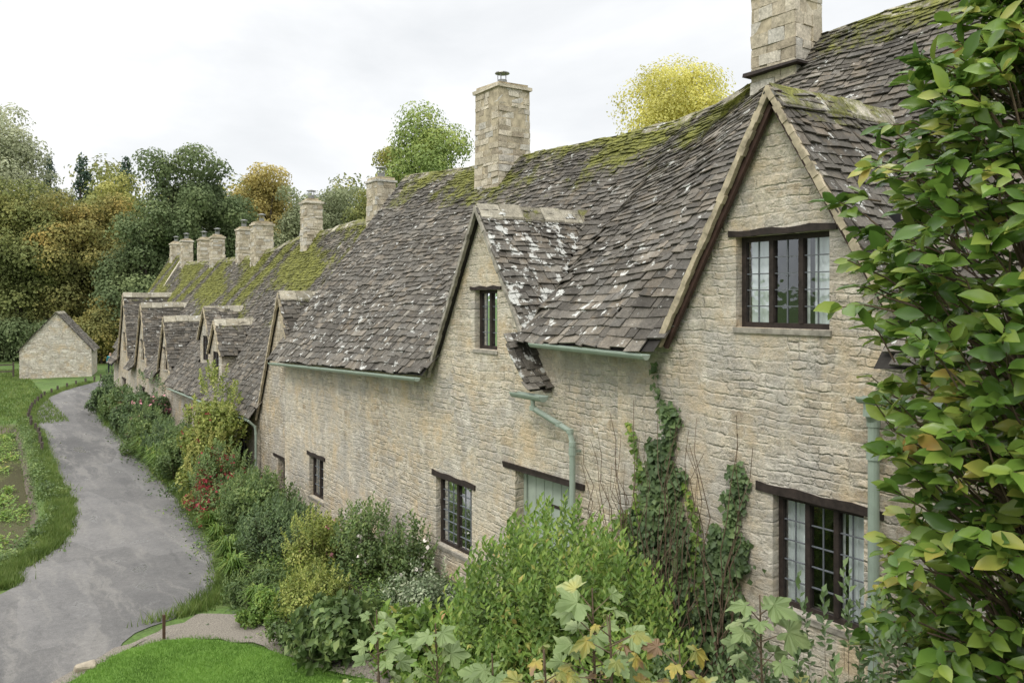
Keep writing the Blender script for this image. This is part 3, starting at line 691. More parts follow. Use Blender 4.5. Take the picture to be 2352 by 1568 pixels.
LM['ygreen']=m_leaf('foliage_yellow_green',[(0,(.08,.095,.03)),(.5,(.16,.165,.048)),(1,(.25,.22,.07))],.25,gain=2.1,**tk)
LM['greyg']=m_leaf('foliage_grey_green',[(0,(.065,.076,.044)),(.5,(.11,.125,.068)),(1,(.17,.178,.10))],.2,gain=2.3,**tk)
def at(px,D):
    u=(px-1176)/1829; r=u*D; return (.82*r+.572*D, -.572*r+.82*D)
TR=[('willow_tree','tall pale grey-green willow beyond the meadow',20,240,105,240,'willow',26000,.36,.05),
('broadleaf_tree','broad oak turning orange-brown behind the barn',195,402,82,270,'oak',42000,.29,.0),
('broadleaf_tree','olive and brown oak at edge of the green',45,425,80,260,'oakg',38000,.29,.0),
('conifer_tree','dark pointed conifer in the wood',190,350,112,210,'con',17000,.36,.05),
('conifer_tree','dark pointed conifer in the wood',288,352,110,210,'con',17000,.36,.05),
('conifer_tree','dark pointed conifer in the wood',112,350,114,190,'con',15000,.36,.05),
('conifer_tree','dark pointed conifer in the wood',375,368,108,160,'con',11000,.36,.05),
('broadleaf_tree','yellow-green tree showing early autumn colour',262,404,92,160,'ygreen',22000,.3,.05),
('broadleaf_tree','large dark green tree behind the terrace',435,318,80,235,'dark',42000,.28,.03),
('broadleaf_tree','dense dark green tree behind the terrace',340,470,78,200,'dark',24000,.28,.0),
('broadleaf_tree','dense dark green tree behind the terrace',525,430,84,190,'dark',24000,.28,.03),
('broadleaf_tree','golden autumn tree behind the chimneys',612,372,98,180,'orange',26000,.32,.05),
('broadleaf_tree','grey-green tree behind the terrace roofs',765,396,92,190,'greyg',24000,.3,.05),
('broadleaf_tree','grey-green tree behind the terrace roofs',690,430,88,160,'greyg',17000,.29,.05),
('broadleaf_tree','grey-green tree behind the terrace roofs',850,420,84,140,'oakg',14000,.29,.05),
('broadleaf_tree','rounded green tree behind the slate ridge',980,264,62,260,'green',44000,.22,.12),
('broadleaf_tree','green tree tinged yellow behind the ridge',900,325,66,130,'ygreen',14000,.22,.1),
('poplar_tree','bright yellow poplar rising behind the roof',1590,108,46,330,'yel',42000,.15,.25),
('broadleaf_tree','small russet tree beside the barn',235,690,74,120,'oak',13000,.24,.0)]
for t in TR:
    x,y=at(t[2],t[4]); zg=gz1(x,y); top=5+(690-t[3])/1829*t[4]; w=t[5]/1829*t[4]
    con=t[0].startswith('con')
    tree(t[0],t[1],x,y,(top-zg)*(1.0 if con else 1.05),w*(1.0 if con else 1.1),LM[t[6]],t[7],t[8],t[9],nb=(85 if w>9 else 62),kind='con' if con else 'broad',br=(.08,.18) if w>9 else (.11,.21))
Bc=[];Br=[]
for i in range(360):
    px=U(-150,1100); D=U(100,135); x,y=at(px,D); hmax=(5+(690-(455+40*math.sin(px*.02)+U(-25,25)))/1829*D)
    Bc.append((x,y,U(gz1(x,y),hmax))); Br.append(U(2.2,4.8))
V,F=crown_mesh('w',np.array(Bc),np.array(Br),75000,.6,LM['dark'],None)
o=fastmesh('distant_woodland',V,F,[LM['oakg']]); tag(o,'dense mixed wood closing the valley','woodland','stuff')
Bc=[];Br=[]
for i in range(120):
    px=U(-120,345); D=U(74,80); x,y=at(px,D); Bc.append((x,y,gz1(x,y)+U(.2,3.2))); Br.append(U(.8,1.7))
V,F=crown_mesh('w',np.array(Bc),np.array(Br),30000,.28,LM['dark'],None)
o=fastmesh('woodland_undergrowth',V,F,[LM['dark']]); tag(o,'dense bushes along the edge of the wood','undergrowth','stuff')
GS=1.65
LM['sh1']=m_leaf('leaf_fresh_green',[(0,(.05,.095,.017)),(.45,(.098,.165,.03)),(.78,(.165,.22,.048)),(.90,(.23,.20,.06)),(1,(.30,.175,.085))],2.2,.34,gain=GS)
LM['sh2']=m_leaf('leaf_deep_green',[(0,(.034,.058,.023)),(.5,(.064,.10,.038)),(1,(.11,.15,.055))],2.0,.25,gain=GS)
LM['sh3']=m_leaf('leaf_golden_green',[(0,(.08,.12,.02)),(.5,(.20,.24,.05)),(1,(.38,.38,.12))],3.0,.3,amt=(.65,1.2),gain=1.3)
LM['sh4']=m_leaf('leaf_variegated',[(0,(.06,.09,.035)),(.5,(.13,.17,.09)),(1,(.38,.40,.28))],3.0,.25,gain=1.35)
LM['sh5']=m_leaf('leaf_mid_green',[(0,(.04,.07,.021)),(.5,(.082,.125,.038)),(1,(.15,.18,.06))],1.6,.3,gain=GS)
LM['red']=m_leaf('blossom_red',[(0,(.26,.03,.045)),(1,(.42,.07,.08))],3,.3)
LM['grass']=m_leaf('grass_blades',[(0,(.06,.10,.02)),(.5,(.11,.17,.035)),(1,(.20,.22,.08))],1.2,.35,amt=(.75,1.25),gain=1.2)
LM['lawn']=m_leaf('lawn_blades',[(0,(.065,.145,.02)),(.5,(.11,.22,.03)),(1,(.17,.27,.05))],1.0,.35,amt=(.8,1.2),gain=1.15)
PINK=m_plain('rose_pink',(.75,.33,.38),.6,.15); WHITE=m_plain('rose_white',(.88,.80,.74),.6,.1)
def shrub(name,label,x,y,rx,ry,h,mat,n,ls,asp=.5,cat='shrub',z0=None,shoots=14,flowers=None,nb=30,bf=1.25,slen=(.25,.5)):
    z0=gz1(x,y) if z0 is None else z0
    d=unit(nb); d[:,2]=np.abs(d[:,2]); s=rng.uniform(.25,.9,nb)
    Bc=np.stack([x+d[:,0]*rx*s,y+d[:,1]*ry*s,z0+.12*h+d[:,2]*h*.78*s],1); Br=rng.uniform(.12,.36,nb)*min(rx,ry,h)*bf
    V,F=crown_mesh('c',Bc,Br,n,ls,mat,None,asp,up=.35,droop=.2); 
    Vs=[V];Fs=[F];off=len(V);mis=[np.zeros(len(F),int)]
    def addtri(V2,F2,mi):
        nonlocal off
        Vs.append(V2);Fs.append(F2+off);off+=len(V2);mis.append(np.full(len(F2),mi))
    if shoots:
        cs=[];aa=[]
        for i in range(shoots):
            an=U(0,6.28);rr=math.sqrt(U(0,1)); bx=x+rr*rx*.9*math.cos(an);by=y+rr*ry*.9*math.sin(an)
            top=z0+h*(1.0-.45*rr*rr)+U(-.1,.25)*h*.5; ln=U(*slen); lx,ly=math.cos(an)*.35*rr,math.sin(an)*.35*rr
            k=14
            for j in range(k):
                t=j/k; p=np.array([bx+lx*ln*t,by+ly*ln*t,top-ln+ln*t]); a2=j*2.4
                cs.append(p); aa.append([math.cos(a2)*(1-.5*t),math.sin(a2)*(1-.5*t),.35+.8*t])
            b=np.array([[bx,by,top-ln*1.5],[bx+.008,by+.008,top-ln*1.5],[bx+lx*ln,by+ly*ln,top]])
            addtri(b,np.array([[0,1,2]]),1)
        cs=np.array(cs);aa=np.array(aa);L=ls*rng.uniform(.7,1.25,len(cs))
        V2,F2=leafV(cs,aa,np.array([-.5,-.5,.8])+.5*unit(len(cs)),L,L*asp*.9); addtri(V2,F2,0)
    for _ in range(24):
        q=np.array([x+U(-.5,.5)*rx,y+U(-.5,.5)*ry,z0])
        tip=np.array([lerp(x,q[0],1.4),lerp(y,q[1],1.4),z0+h*U(.5,.85)])
        addtri(np.array([q,q+[.02,.02,0],tip]),np.array([[0,1,2]]),1)
    mats=[mat,TWIG]
    if flowers:
        fm,nf,fs=flowers; mats.append(fm)
        P,dd=blob_pts(Bc,Br,nf,.3,(1.0,1.12))
        for q in range(3):
            V2,F2=leafV(P,unit(nf),unit(nf),np.full(nf,fs)*rng.uniform(.7,1.2,nf),np.full(nf,fs*.9),.1); addtri(V2,F2,2)
    o=fastmesh(name,np.concatenate(Vs),np.concatenate(Fs),mats,origin=(x,y,z0),mi=np.concatenate(mis))
    return tag(o,label,cat)
shrub('shrub','leafy spiraea shrub with upright coppery shoots beside door',5.1,6.45,1.35,1.35,2.7,LM['sh1'],34000,.08,.44,shoots=560,nb=95,bf=1.0,slen=(.3,.65))
shrub('shrub','lower green shrub beside the spiraea',4.55,7.7,.85,.85,1.25,LM['sh1'],8000,.07,.45,shoots=110,nb=36)
shrub('shrub','dark green shrub between spiraea and cottage',6.1,8.2,.7,.8,1.4,LM['sh2'],6000,.085,.5,shoots=40)
shrub('shrub','variegated low shrub against the cottage wall',6.0,10.9,.75,1.0,.85,LM['sh4'],7000,.055,.6)
shrub('rose_bush','rose bush with pale pink blooms under window',6.35,13.9,.55,.9,1.45,LM['sh5'],3600,.07,.6,shoots=80,flowers=(WHITE,30,.085),slen=(.3,.65))
shrub('rose_bush','white rose bush by the leaded window',6.45,12.4,.42,.5,1.25,LM['sh5'],2300,.07,.6,shoots=50,flowers=(WHITE,22,.085),slen=(.3,.65))
shrub('shrub','golden euonymus mound edging the flower bed',5.1,13.3,.68,.68,.85,LM['sh3'],7000,.055,.6,shoots=60,slen=(.12,.3))
shrub('shrub','taller golden shrub with pink blooms behind',5.8,15.2,.65,.65,1.25,LM['sh3'],5200,.06,.6,shoots=70,flowers=(PINK,10,.09))
shrub('hydrangea_bush','large-leaved hydrangea beside the gravel path',4.95,11.6,.75,.75,.85,LM['sh5'],2600,.15,.62)
shrub('hydrangea_bush','large-leaved green bush beside the path',5.4,10.0,.75,.75,.8,LM['sh1'],2600,.14,.6)
shrub('ground_cover_plant','low spreading green plant at bed edge',4.7,12.6,.65,.6,.42,LM['sh5'],4200,.07,.6)
shrub('ground_cover_plant','low spreading green plant at bed edge',4.5,13.9,.65,.65,.42,LM['sh1'],4200,.075,.5)
shrub('ground_cover_plant','low green plants near the road edge',4.7,15.1,.6,.8,.5,LM['sh5'],4200,.08,.4,shoots=60)
shrub('shrub','dense dark green shrub beneath the small window',5.75,16.9,.85,1.1,1.25,LM['sh2'],7500,.085,.5,shoots=110,nb=36,slen=(.25,.6))
shrub('shrub','dense green garden shrub against the cottage wall',5.9,19.2,.95,1.3,1.55,LM['sh5'],8500,.09,.5,shoots=120,nb=40,slen=(.25,.6))
shrub('fuchsia_bush','red-flowered fuchsia bush against cottage front',5.85,21.8,.95,1.4,2.0,LM['sh5'],9000,.09,.5,shoots=80,flowers=(LM['red'],1000,.07),nb=40)
shrub('climbing_vine','yellow-green vine climbing the cottage front',6.25,24.2,.95,1.5,3.8,LM['sh3'],16000,.10,.6,shoots=90,nb=54,bf=1.4,flowers=(LM['red'],120,.07))
shrub('fuchsia_bush','tall fuchsia bush covered with red flowers',5.85,23.2,.7,1.0,2.2,LM['ygreen'],8000,.09,.5,shoots=50,flowers=(LM['red'],850,.075))
shrub('shrub','green shrub lining the lane',6.0,27.2,.8,1.4,1.9,LM['sh5'],8000,.10,.5,shoots=60)
shrub('shrub','green shrub lining the lane',6.05,30.0,.8,1.6,1.6,LM['sh2'],8000,.10,.5,shoots=60)
shrub('shrub','green shrub lining the lane',6.0,32.6,.85,1.6,1.9,LM['sh5'],8000,.11,.5,shoots=60)
shrub('rose_bush','tall climbing rose with pink blooms by far cottages',6.3,34.6,.8,1.6,3.2,LM['sh2'],11000,.12,.5,bf=1.5,flowers=(PINK,90,.14))
shrub('shrub','dark evergreen bush in front of far cottages',6.2,38.2,.9,1.8,2.1,LM['sh2'],9000,.13,.5)
shrub('shrub','dark evergreen bush in front of far cottages',6.4,42,.9,2.0,1.9,LM['sh5'],8000,.14,.5,flowers=(PINK,20,.13))
shrub('shrub','dark evergreen bush in front of far cottages',6.6,46,.9,2.0,1.7,LM['sh2'],7000,.15,.5)
shrub('shrub','green bush at the end of the terrace',8.6,56,1.2,2,1.6,LM['sh2'],5000,.16,.5)
def blades(name,label,P,h,w,mat,lean=.5,cat='grass',kind='stuff'):
    n=len(P); a=rng.uniform(0,6.28,n); hh=h*rng.uniform(.5,1.3,n); s=np.stack([np.cos(a),np.sin(a),np.zeros(n)],1)*w
    b=rng.uniform(0,6.28,n); t=np.stack([np.cos(b)*hh*lean*rng.uniform(0,1,n),np.sin(b)*hh*lean*rng.uniform(0,1,n),hh],1)
    V=np.stack([P-s/2,P+s/2,P+t],1).reshape(-1,3); F=np.arange(3*n).reshape(-1,3)
    o=fastmesh(name,V,F,[mat]); return tag(o,label,cat,kind)
def inpoly(x,y,poly):
    c=np.zeros(len(x),bool); j=len(poly)-1
    for i in range(len(poly)):
        xi,yi=poly[i];xj,yj=poly[j]
        c^=((yi>y)!=(yj>y))&(x<(xj-xi)*(y-yi)/(yj-yi)+xi); j=i
    return c
lawn=[(-1.5,9.7),(.1,11.7),(1.2,13.1),(2.0,13.9),(2.7,14.1),(3.4,13.75),(4.15,12.5),(4.7,10.7),(4.95,8.6),(4,6),(0,7)]
LX=rng.uniform(-1.5,5,290000);LY=rng.uniform(6,14.4,290000); k=inpoly(LX+rng.normal(0,.06,290000),LY+rng.normal(0,.06,290000),lawn)&(LY>8.3); LX,LY=LX[k],LY[k]
blades('lawn_grass','short bright green lawn beside gravel path',np.stack([LX,LY,gz(LX,LY)],1),.065,.012,LM['lawn'],.8)
lm,nt_,b_,tc_=newmat('lawn_turf'); cc=ramp(nt_,noise(nt_,tc_,9,5,.7),[(.3,(.07,.14,.02)),(.7,(.12,.21,.035))]); link(nt_,cc,b_.inputs['Base Color'])
sheet('lawn',lm,[(-1.6,9.5,.2,6.5),(.0,11.6,2,7),(1.15,13.0,3.2,8),(2.0,13.85,4.0,9.0),(2.7,14.05,4.6,9.8),(3.4,13.65,4.8,10.2),(4.05,12.55,4.77,10.4)],.028,ns=5,jit=.03)
def edge(Lp,off,n,y0,y1,spr):
    i=rng.integers(0,len(Lp)-1,n); f=rng.uniform(0,1,n)[:,None]; p=Lp[i]*(1-f)+Lp[i+1]*f
    p=p+np.stack([off+rng.normal(0,spr,n),rng.normal(0,spr,n)],1); k=(p[:,1]>y0)&(p[:,1]<y1); p=p[k]
    return np.concatenate([p,gz(p[:,0],p[:,1])[:,None]],1)
blades('verge_grass','long green grass verge between lane and stream',np.concatenate([edge(RL,-.28,60000,18.9,64,.14),edge(RL,-.5,12000,19,64,.16)]),.17,.02,LM['grass'],.9)
blades('verge_grass','grass tufts along the cottage side of lane',np.concatenate([edge(RR,.22,26000,15.0,62,.16)]),.2,.02,LM['grass'],.9)
mx=rng.uniform(-2,4.5,26000);my=rng.uniform(44,80,26000)
blades('meadow_grass','rough green meadow beyond the lane',np.stack([mx,my,gz(mx,my)],1),.14,.05,LM['grass'],.9)
def moundstuff(name,label,cat,cents,mat,ls,hr=(.12,.45),per=(60,200),asp=.6):
    q=[]
    for (xx,yy) in cents:
        m_=int(U(*per)); r=U(.15,.4); hh=U(*hr); dx=rng.normal(0,r,m_);dy=rng.normal(0,r,m_)
        z=gz(xx+dx,yy+dy)+hh*np.exp(-(dx**2+dy**2)/(2*r*r))*rng.uniform(.3,1.1,m_)
        q.append(np.stack([xx+dx,yy+dy,z],1))
    q=np.concatenate(q); L=ls*rng.uniform(.5,1.4,len(q)); V,F=leafV(q,unit(len(q))*[1,1,.5]+[0,0,.1],np.array([0,0,1])+.6*unit(len(q)),L,L*asp)
    o=fastmesh(name,V,F,[mat]); return tag(o,label,cat,'stuff')
BEY=[7,10,13,15.5,18.5,22,30,46];BEX=[5.0,5.2,4.6,4.6,4.95,5.45,5.7,6.1]
def bedpts(n,y0,y1):
    o=[]
    for i in range(n):
        y=U(y0,y1); a=float(np.interp(y,BEY,BEX)); o.append((U(a+.02,6.9),y))
    return o
moundstuff('bed_undergrowth','mixed low green planting filling the flower bed','plants',bedpts(330,7,24),LM['sh5'],.07)
moundstuff('bed_undergrowth','dark leafy planting filling the flower bed','plants',bedpts(230,7,46),LM['sh2'],.09)
moundstuff('bed_undergrowth','bright green planting filling the flower bed','plants',bedpts(150,7,34),LM['sh1'],.065,(.1,.55))
bk=[]
for i in range(70):
    yy=U(19,46); bk.append((float(np.interp(yy,RBY,RBX))-U(-.25,.05),yy))
moundstuff('bank_plants','rough leafy weeds growing along the stream bank','plants',bk,LM['sh5'],.08,(.12,.35))
q=[]
for i in range(34):
    yy=U(22,44); xx=float(np.interp(yy,RBY,RBX))-.45-abs(random.gauss(0,.7)); m_=int(U(60,200)); r=U(.08,.26)
    q.append(np.stack([xx+rng.normal(0,r,m_),yy+rng.normal(0,r*2.0,m_),-1.39+rng.uniform(0,.18,m_)],1))
q=np.concatenate(q); L=rng.uniform(.05,.12,len(q)); V,F=leafV(q,unit(len(q))*[1,1,.3],np.array([0,0,1])+.4*unit(len(q)),L,L*.8)
o=fastmesh('watercress',V,F,[LM['sh1']]); tag(o,'bright green cress growing in the shallow stream','water plant','stuff')
def clump(name,label,x,y,h,n,mat,w=.02):
    a=rng.uniform(0,6.28,n); r=h*rng.uniform(.3,.9,n); z=gz1(x,y); V=[];F=[]
    for i in range(n):
        c,s=math.cos(a[i]),math.sin(a[i]); hh=h*U(.6,1.1); px,py=-s*w/2,c*w/2
        p=[(x+c*.04,y+s*.04,z),(x+c*r[i]*.45,y+s*r[i]*.45,z+hh*.85),(x+c*r[i],y+s*r[i],z+hh*U(.5,.95))]
        b=len(V); 
        for P in p[:2]: V+= [(P[0]-px,P[1]-py,P[2]),(P[0]+px,P[1]+py,P[2])]
        V.append(p[2]); F+=[(b,b+1,b+3),(b,b+3,b+2),(b+2,b+3,b+4)]
    o=fastmesh(name,V,F,[mat],origin=(x,y,z)); return tag(o,label,'plant')
for (x,y,h) in ((4.6,16.4,.6),(4.8,17.6,.65),(5.0,19.2,.55),(4.5,14.6,.45),(5.2,20.6,.6),(5.6,28.2,1.0),(5.65,29.5,1.0),(5.65,31,1.1),(5.7,32.2,1.0)):
    clump('grass_clump','arching strap-leaved clump at edge of bed',x,y,h,170,LM['sh1'],.03)
def ivy(label,strands,n,ls,y0,mat='sh2'):
    P=[]
    while len(P)<n:
        s=random.choices(strands,[(q[2]-q[1])*q[3] for q in strands])[0]
        z=lerp(s[1],s[2],U(0,1)**1.2); t=(z-s[1])/(s[2]-s[1]); c=s[0]+.10*math.sin(z*2.6+s[0]*5)+.05*math.sin(z*7+s[0]*9)
        hw=s[3]*(1-.75*t)*(.6+.3*math.sin(z*8+s[0]*7)+.25*math.sin(z*19+s[0]*3))
        P.append((7-.02-abs(random.gauss(0,.09))*(1.2-t),c+random.gauss(0,max(hw,.03)*.8),z+random.gauss(0,.03)))
    P=np.array(P); A=np.stack([-.45+.3*rng.normal(size=n),.7*rng.normal(size=n),-.9+.5*rng.normal(size=n)],1); Nn=np.array([-1,-.2,.45])+.55*unit(n)
    L=ls*rng.uniform(.5,1.4,n); V,F=leafV(P,A,Nn,L,L*.9)
    o=fastmesh('ivy_plant',V,F,[LM[mat]],origin=(6.95,y0,.8)); return tag(o,label,'ivy')
ivy('dark ragged ivy climbing the stone wall beside the gable',[(6.78,.6,3.75,.34),(6.5,.6,3.0,.32),(7.05,.6,3.3,.34),(7.35,.6,2.4,.32),(6.2,.6,2.2,.3),(6.83,3.0,4.25,.035)],7200,.078,6.7)
ivy('ragged ivy patch on wall beside lower window',[(5.8,.8,3.2,.26),(5.62,.8,2.4,.2),(6.05,.8,2.5,.22)],3800,.072,5.8)
ivy('loose leafy climber with fresh green leaves on wall',[(7.5,.6,2.3,.3),(6.3,.6,2.9,.10),(7.8,.6,1.8,.3),(7.25,1.5,3.5,.06)],2300,.065,7.1,'sh1')
tw=MB()
for i in range(56):
    y=U(5.6,7.9); x=6.78; z=.8; pts=[]
    top=U(1.9,3.8); k=9; dy=U(-.08,.08)
    for j in range(k): pts.append((x+U(-.1,.05),y+dy*j+U(-.06,.06),lerp(z,top,j/(k-1))))
    tw.tube(pts,[lerp(.010,.003,j/(k-1)) for j in range(k)],5)
tw=tw.obj('climbing_plant',[TWIG],origin=(6.75,6.6,.7)); tag(tw,'bare reddish climber stems against the wall','climbing plant')
# magnolia
def bigleaf(P,A,Nn,L,W):
    n=len(P); A=nrmz(A); S=nrmz(np.cross(A,Nn)); Nn=np.cross(S,A); L=L[:,None];W=W[:,None]
    pr=[(0,0),(.25,.36),(.55,.5),(.82,.3),(1,0)]; cv=rng.uniform(.02,.36,n)[:,None]
    Vs=[]
    def rib(t): return P+A*L*t-Nn*L*cv*t*t
    Vs.append(rib(0))
    for t,w in pr[1:-1]:
        r=rib(t); Vs+=[r+S*W*w+Nn*W*.16,r,r-S*W*w+Nn*W*.16]
    Vs.append(rib(1))
    V=np.stack(Vs,1); m=V.shape[1]
    T=[(0,1,2),(0,2,3)]
    for k in (1,4): T+=[(k,k+3,k+4),(k,k+4,k+1),(k+1,k+4,k+5),(k+1,k+5,k+2)]
    T+=[(7,10,8),(8,10,9)]
    F=((np.arange(n)*m)[:,None,None]+np.array(T)[None]).reshape(-1,3)
    return V.reshape(-1,3),F
MAG=m_leaf('magnolia_leaf',[(0,(.038,.08,.016)),(.3,(.07,.135,.023)),(.55,(.12,.19,.033)),(.76,(.20,.25,.05)),(.86,(.29,.28,.065)),(.93,(.37,.23,.07)),(1,(.44,.17,.09))],1.6,.32,.22,amt=(.78,1.2),gain=1.25)
T=thing('magnolia_bush','large glossy-leaved magnolia growing close to the path','bush',(4.8,1.95,gz1(4.8,1.95)))
cx,cy=4.85,1.9; zt=[1.6,2.6,3.3,3.8,4.4,4.9,5.3,5.7,6.0,6.3,6.8]; rt=[.82,.90,.90,.82,.90,1.05,1.05,.95,.82,.65,.36]
br=MB(); LP=[];LA=[];LN=[]; tips=[]
br.tube([(cx,cy,1.0),(cx+.05,cy,3),(cx,cy+.05,5),(cx,cy,6.4)],[.05,.04,.025,.01],7)
for i in range(1500):
    z=U(1.9,6.85); R=float(np.interp(z,zt,rt)); an=U(0,6.28); rr=R*math.sqrt(U(.12,1.0))*U(.82,1.10)
    t=Vector((cx+rr*math.cos(an),cy+rr*math.sin(an),z)); ln=U(.18,.38); b=t-Vector((math.cos(an)*ln,math.sin(an)*ln,U(.03,.3)))
    m_=(t+b)/2+Vector((U(-.04,.04),U(-.04,.04),U(-.02,.06)))
    br.tube([b,m_,t],[.0065,.005,.003],4)
    if i%8==0: br.tube([(cx+U(-.05,.05),cy+U(-.05,.05),max(z-.9,1)),(b+Vector((cx,cy,z-.55)))/2,b],[.015,.012,.008],5)
    d=(t-m_).normalized(); k=random.randint(5,9); ov=Vector((math.cos(an),math.sin(an),0))
    for j in range(k):
        a2=j*2.4+i; side=Vector((math.cos(a2),math.sin(a2),U(-.55,.35)))+ov*.45; q=t-d*U(0,.18)
        LP.append(tuple(q)); LA.append(tuple(side+d*U(.2,.9))); LN.append(tuple(ov*.65+Vector((-.3,-.15,.75))))
    tips.append(t+d*.03)
br.obj('branch',[TWIG],T,smooth=True)
LP=np.array(LP);LA=np.array(LA);n=len(LP);L=rng.uniform(.085,.18,n)
V,F=bigleaf(LP,LA,np.array(LN)+.6*unit(n),L,L*.5)
fastmesh('foliage',V,F,[MAG],T,smooth=True)
BUD=m_plain('bud_pink',(.68,.46,.42),.5,.1)
for i in random.sample(range(len(tips)),4):
    t=tips[i]; fb=MB(); fb.tube([t,t+Vector((0,0,.02)),t+Vector((0,0,.05)),t+Vector((0,0,.085))],[.01,.026,.024,.005],8); fb.obj('flower_bud',[BUD],T,smooth=True)
# sycamore saplings
def palm():
    lobes=[(-125,.55),(-62,.85),(0,1.0),(62,.85),(125,.55)]; out=[]
    for i,(a,r) in enumerate(lobes):
        for da,rr in ((-26,.70),(-16,.72),(-11,.86),(0,1),(11,.86),(16,.72),(26,.70)):
            if (i==0 and da<-20) or (i==4 and da>20): rr*=.7
            an=math.radians(a+da); out.append((r*rr*math.sin(an),r*rr*math.cos(an)))
        if i<4: an=math.radians(a+31); out.append((.5*math.sin(an),.5*math.cos(an)))
    return out
PO=palm()
SYC=m_leaf('sycamore_leaf',[(0,(.10,.15,.05)),(.4,(.17,.23,.09)),(.70,(.25,.30,.14)),(.86,(.33,.31,.09)),(.94,(.20,.13,.07)),(1,(.13,.08,.05))],4.0,.3,amt=(.85,1.15),gain=1.15)
SYB=m_leaf('sycamore_leaf_autumn',[(0,(.13,.18,.06)),(.35,(.21,.22,.06)),(.48,(.34,.27,.06)),(.58,(.20,.13,.07)),(1,(.13,.085,.06))],6.0,.3,amt=(.85,1.15),gain=1.1)
def sap(label,px,D,topy,n,mat,sz=.13,spread=.35):
    x,y=at(px,D); z0=gz1(x,y); zt=5-(topy-690)/1829*D
    T=thing('sycamore_sapling',label,'sapling',(x,y,z0)); st=MB(); lf=MB()
    st.tube([(x,y,z0),(x+.03,y,lerp(z0,zt,.5)),(x,y,zt)],[.012,.009,.004],6)
    for i in range(n):
        an=i*2.4+U(-.3,.3); t=(i+.5)/n; z=zt-.02-(1-t)*min(.75,zt-z0); r=spread*(.25+.75*(1-t))*U(.6,1.1)
        c=Vector((x+r*math.cos(an),y+r*math.sin(an),z+U(-.05,.06)))
        st.tube([(x,y,z-.08),tuple(c)],[.004,.002],4)
        o=Vector((math.cos(an),math.sin(an),U(-.45,.1))).normalized(); sd=o.cross(Vector((U(-.8,.0),U(-.8,.0),1))).normalized(); nn=sd.cross(o)
        s=sz*U(.5,1.15); b=len(lf.v); cur=U(.05,.5) if mat is SYC else U(.4,1.3)
        lf.v.append(tuple(c))
        for (p,q) in PO:
            rr=p*p+q*q; v=c+(sd*p*(1-.3*cur*rr)+o*q)*s-nn*s*cur*rr*.8+nn*s*.07*math.sin(p*9+q*7+i); lf.v.append(tuple(v))
        m_=len(PO)
        for k_ in range(m_-1): lf.f.append((b,b+1+k_,b+2+k_)); lf.m.append(0)
    st.obj('stem',[TWIG],T); lf.obj('foliage',[mat],T)
sap('sycamore sapling with pale green lobed leaves',1360,4.4,1350,28,SYC,.14,.42)
sap('sycamore sapling with yellow and brown leaves',1400,4.2,1410,26,SYB,.10,.42)
sap('sycamore sapling with pale green leaves near the wall',1745,4.6,1365,24,SYC,.16,.38)
sap('sycamore sapling with mottled leaves by the path',865,4.9,1400,24,SYC,.11,.24)
sap('sycamore sapling with mottled leaves by the path',1000,4.8,1430,26,SYC,.11,.28)
sap('sycamore sapling with curled brown leaves',1560,4.2,1480,28,SYB,.11,.42)
sap('sycamore sapling with curled brown leaves',1250,4.2,1490,26,SYB,.10,.38)
sap('sycamore sapling with pale green leaves among shrubs',1130,4.6,1500,18,SYC,.12,.3)
x,y=at(1950,4.6); shrub('shrub','small-leaved green shrub below the magnolia',x,y,.8,.8,1.7,LM['sh2'],12000,.06,.5,z0=1.6,shoots=60)
x,y=at(1650,5.6); shrub('shrub','dark green shrub beneath the lower window',x,y,.9,.8,1.6,LM['sh2'],11000,.06,.5,shoots=60)
x,y=at(1080,6.5); shrub('shrub','mixed green shrub at the end of the bed',x,y,.9,.8,1.4,LM['sh5'],9000,.075,.5,shoots=90)
x,y=at(1860,6.3); shrub('shrub','dark fern-like plants at the foot of wall',x,y,.7,.7,1.0,LM['sh2'],7000,.07,.4,shoots=60)
# ---------------------------------------------------------------- small things
WOODP=m_plain('weathered_post',(.09,.075,.06),.9,.35,15)
mb=MB(); mb.box(-.05,.05,-.05,.05,-.15,.36,0,.006); mb.box(-.04,.04,-.04,.04,.36,.385,0,.004)
yy=np.linspace(36,66,22); base=None
for i,Y in enumerate(yy):
    X=float(np.interp(Y,RL[:,1],RL[:,0]))-.3; z=gz1(X,Y)
    if base is None:
        base=mb.obj('wooden_bollard',[WOODP],origin=(0,0,0)); o=base
    else: o=base.copy(); C.objects.link(o)
    o.location=(X,float(Y),z); o.rotation_euler=(U(-.06,.06),U(-.06,.06),U(0,1.5))
    tag(o,'short weathered wooden post beside the lane','bollard',None,'wooden posts edging the lane')
mb=MB(); mb.box(2.80,2.84,14.1,14.14,gz1(2.8,14.1)-.1,gz1(2.8,14.1)+.42,0,.004); tag(mb.obj('metal_stake',[m_plain('rusty_iron',(.08,.045,.03),.8)],origin=(2.82,14.12,gz1(2.8,14.1))),'thin rusty stake at the corner of lawn','stake')
STN=m_plain('edging_stone',(.33,.285,.215),.9,.35,8,bs=.6)
for (x,y,s) in ((1.62,13.62,.17),(1.12,13.12,.13),(.72,12.62,.10)):
    z=gz1(x,y); m_=MB(); m_.box(x-s,x+s*.9,y-s*.6,y+s*.5,z-.04,z+s*.5,0,s*.22)
    o=m_.obj('edging_stone',[STN],origin=(x,y,z)); tag(o,'rough pale stone block edging the lawn','stone',None,'stones edging the lawn')
    bv=o.modifiers.new('b','BEVEL'); bv.width=s*.18; bv.segments=2
fz=MB()
for i in range(7):
    X=-3+i*1.1;Y=73.5-i*.2; z=gz1(X,Y); fz.box(X-.06,X+.06,Y-.06,Y+.06,z-.2,z+1.15)
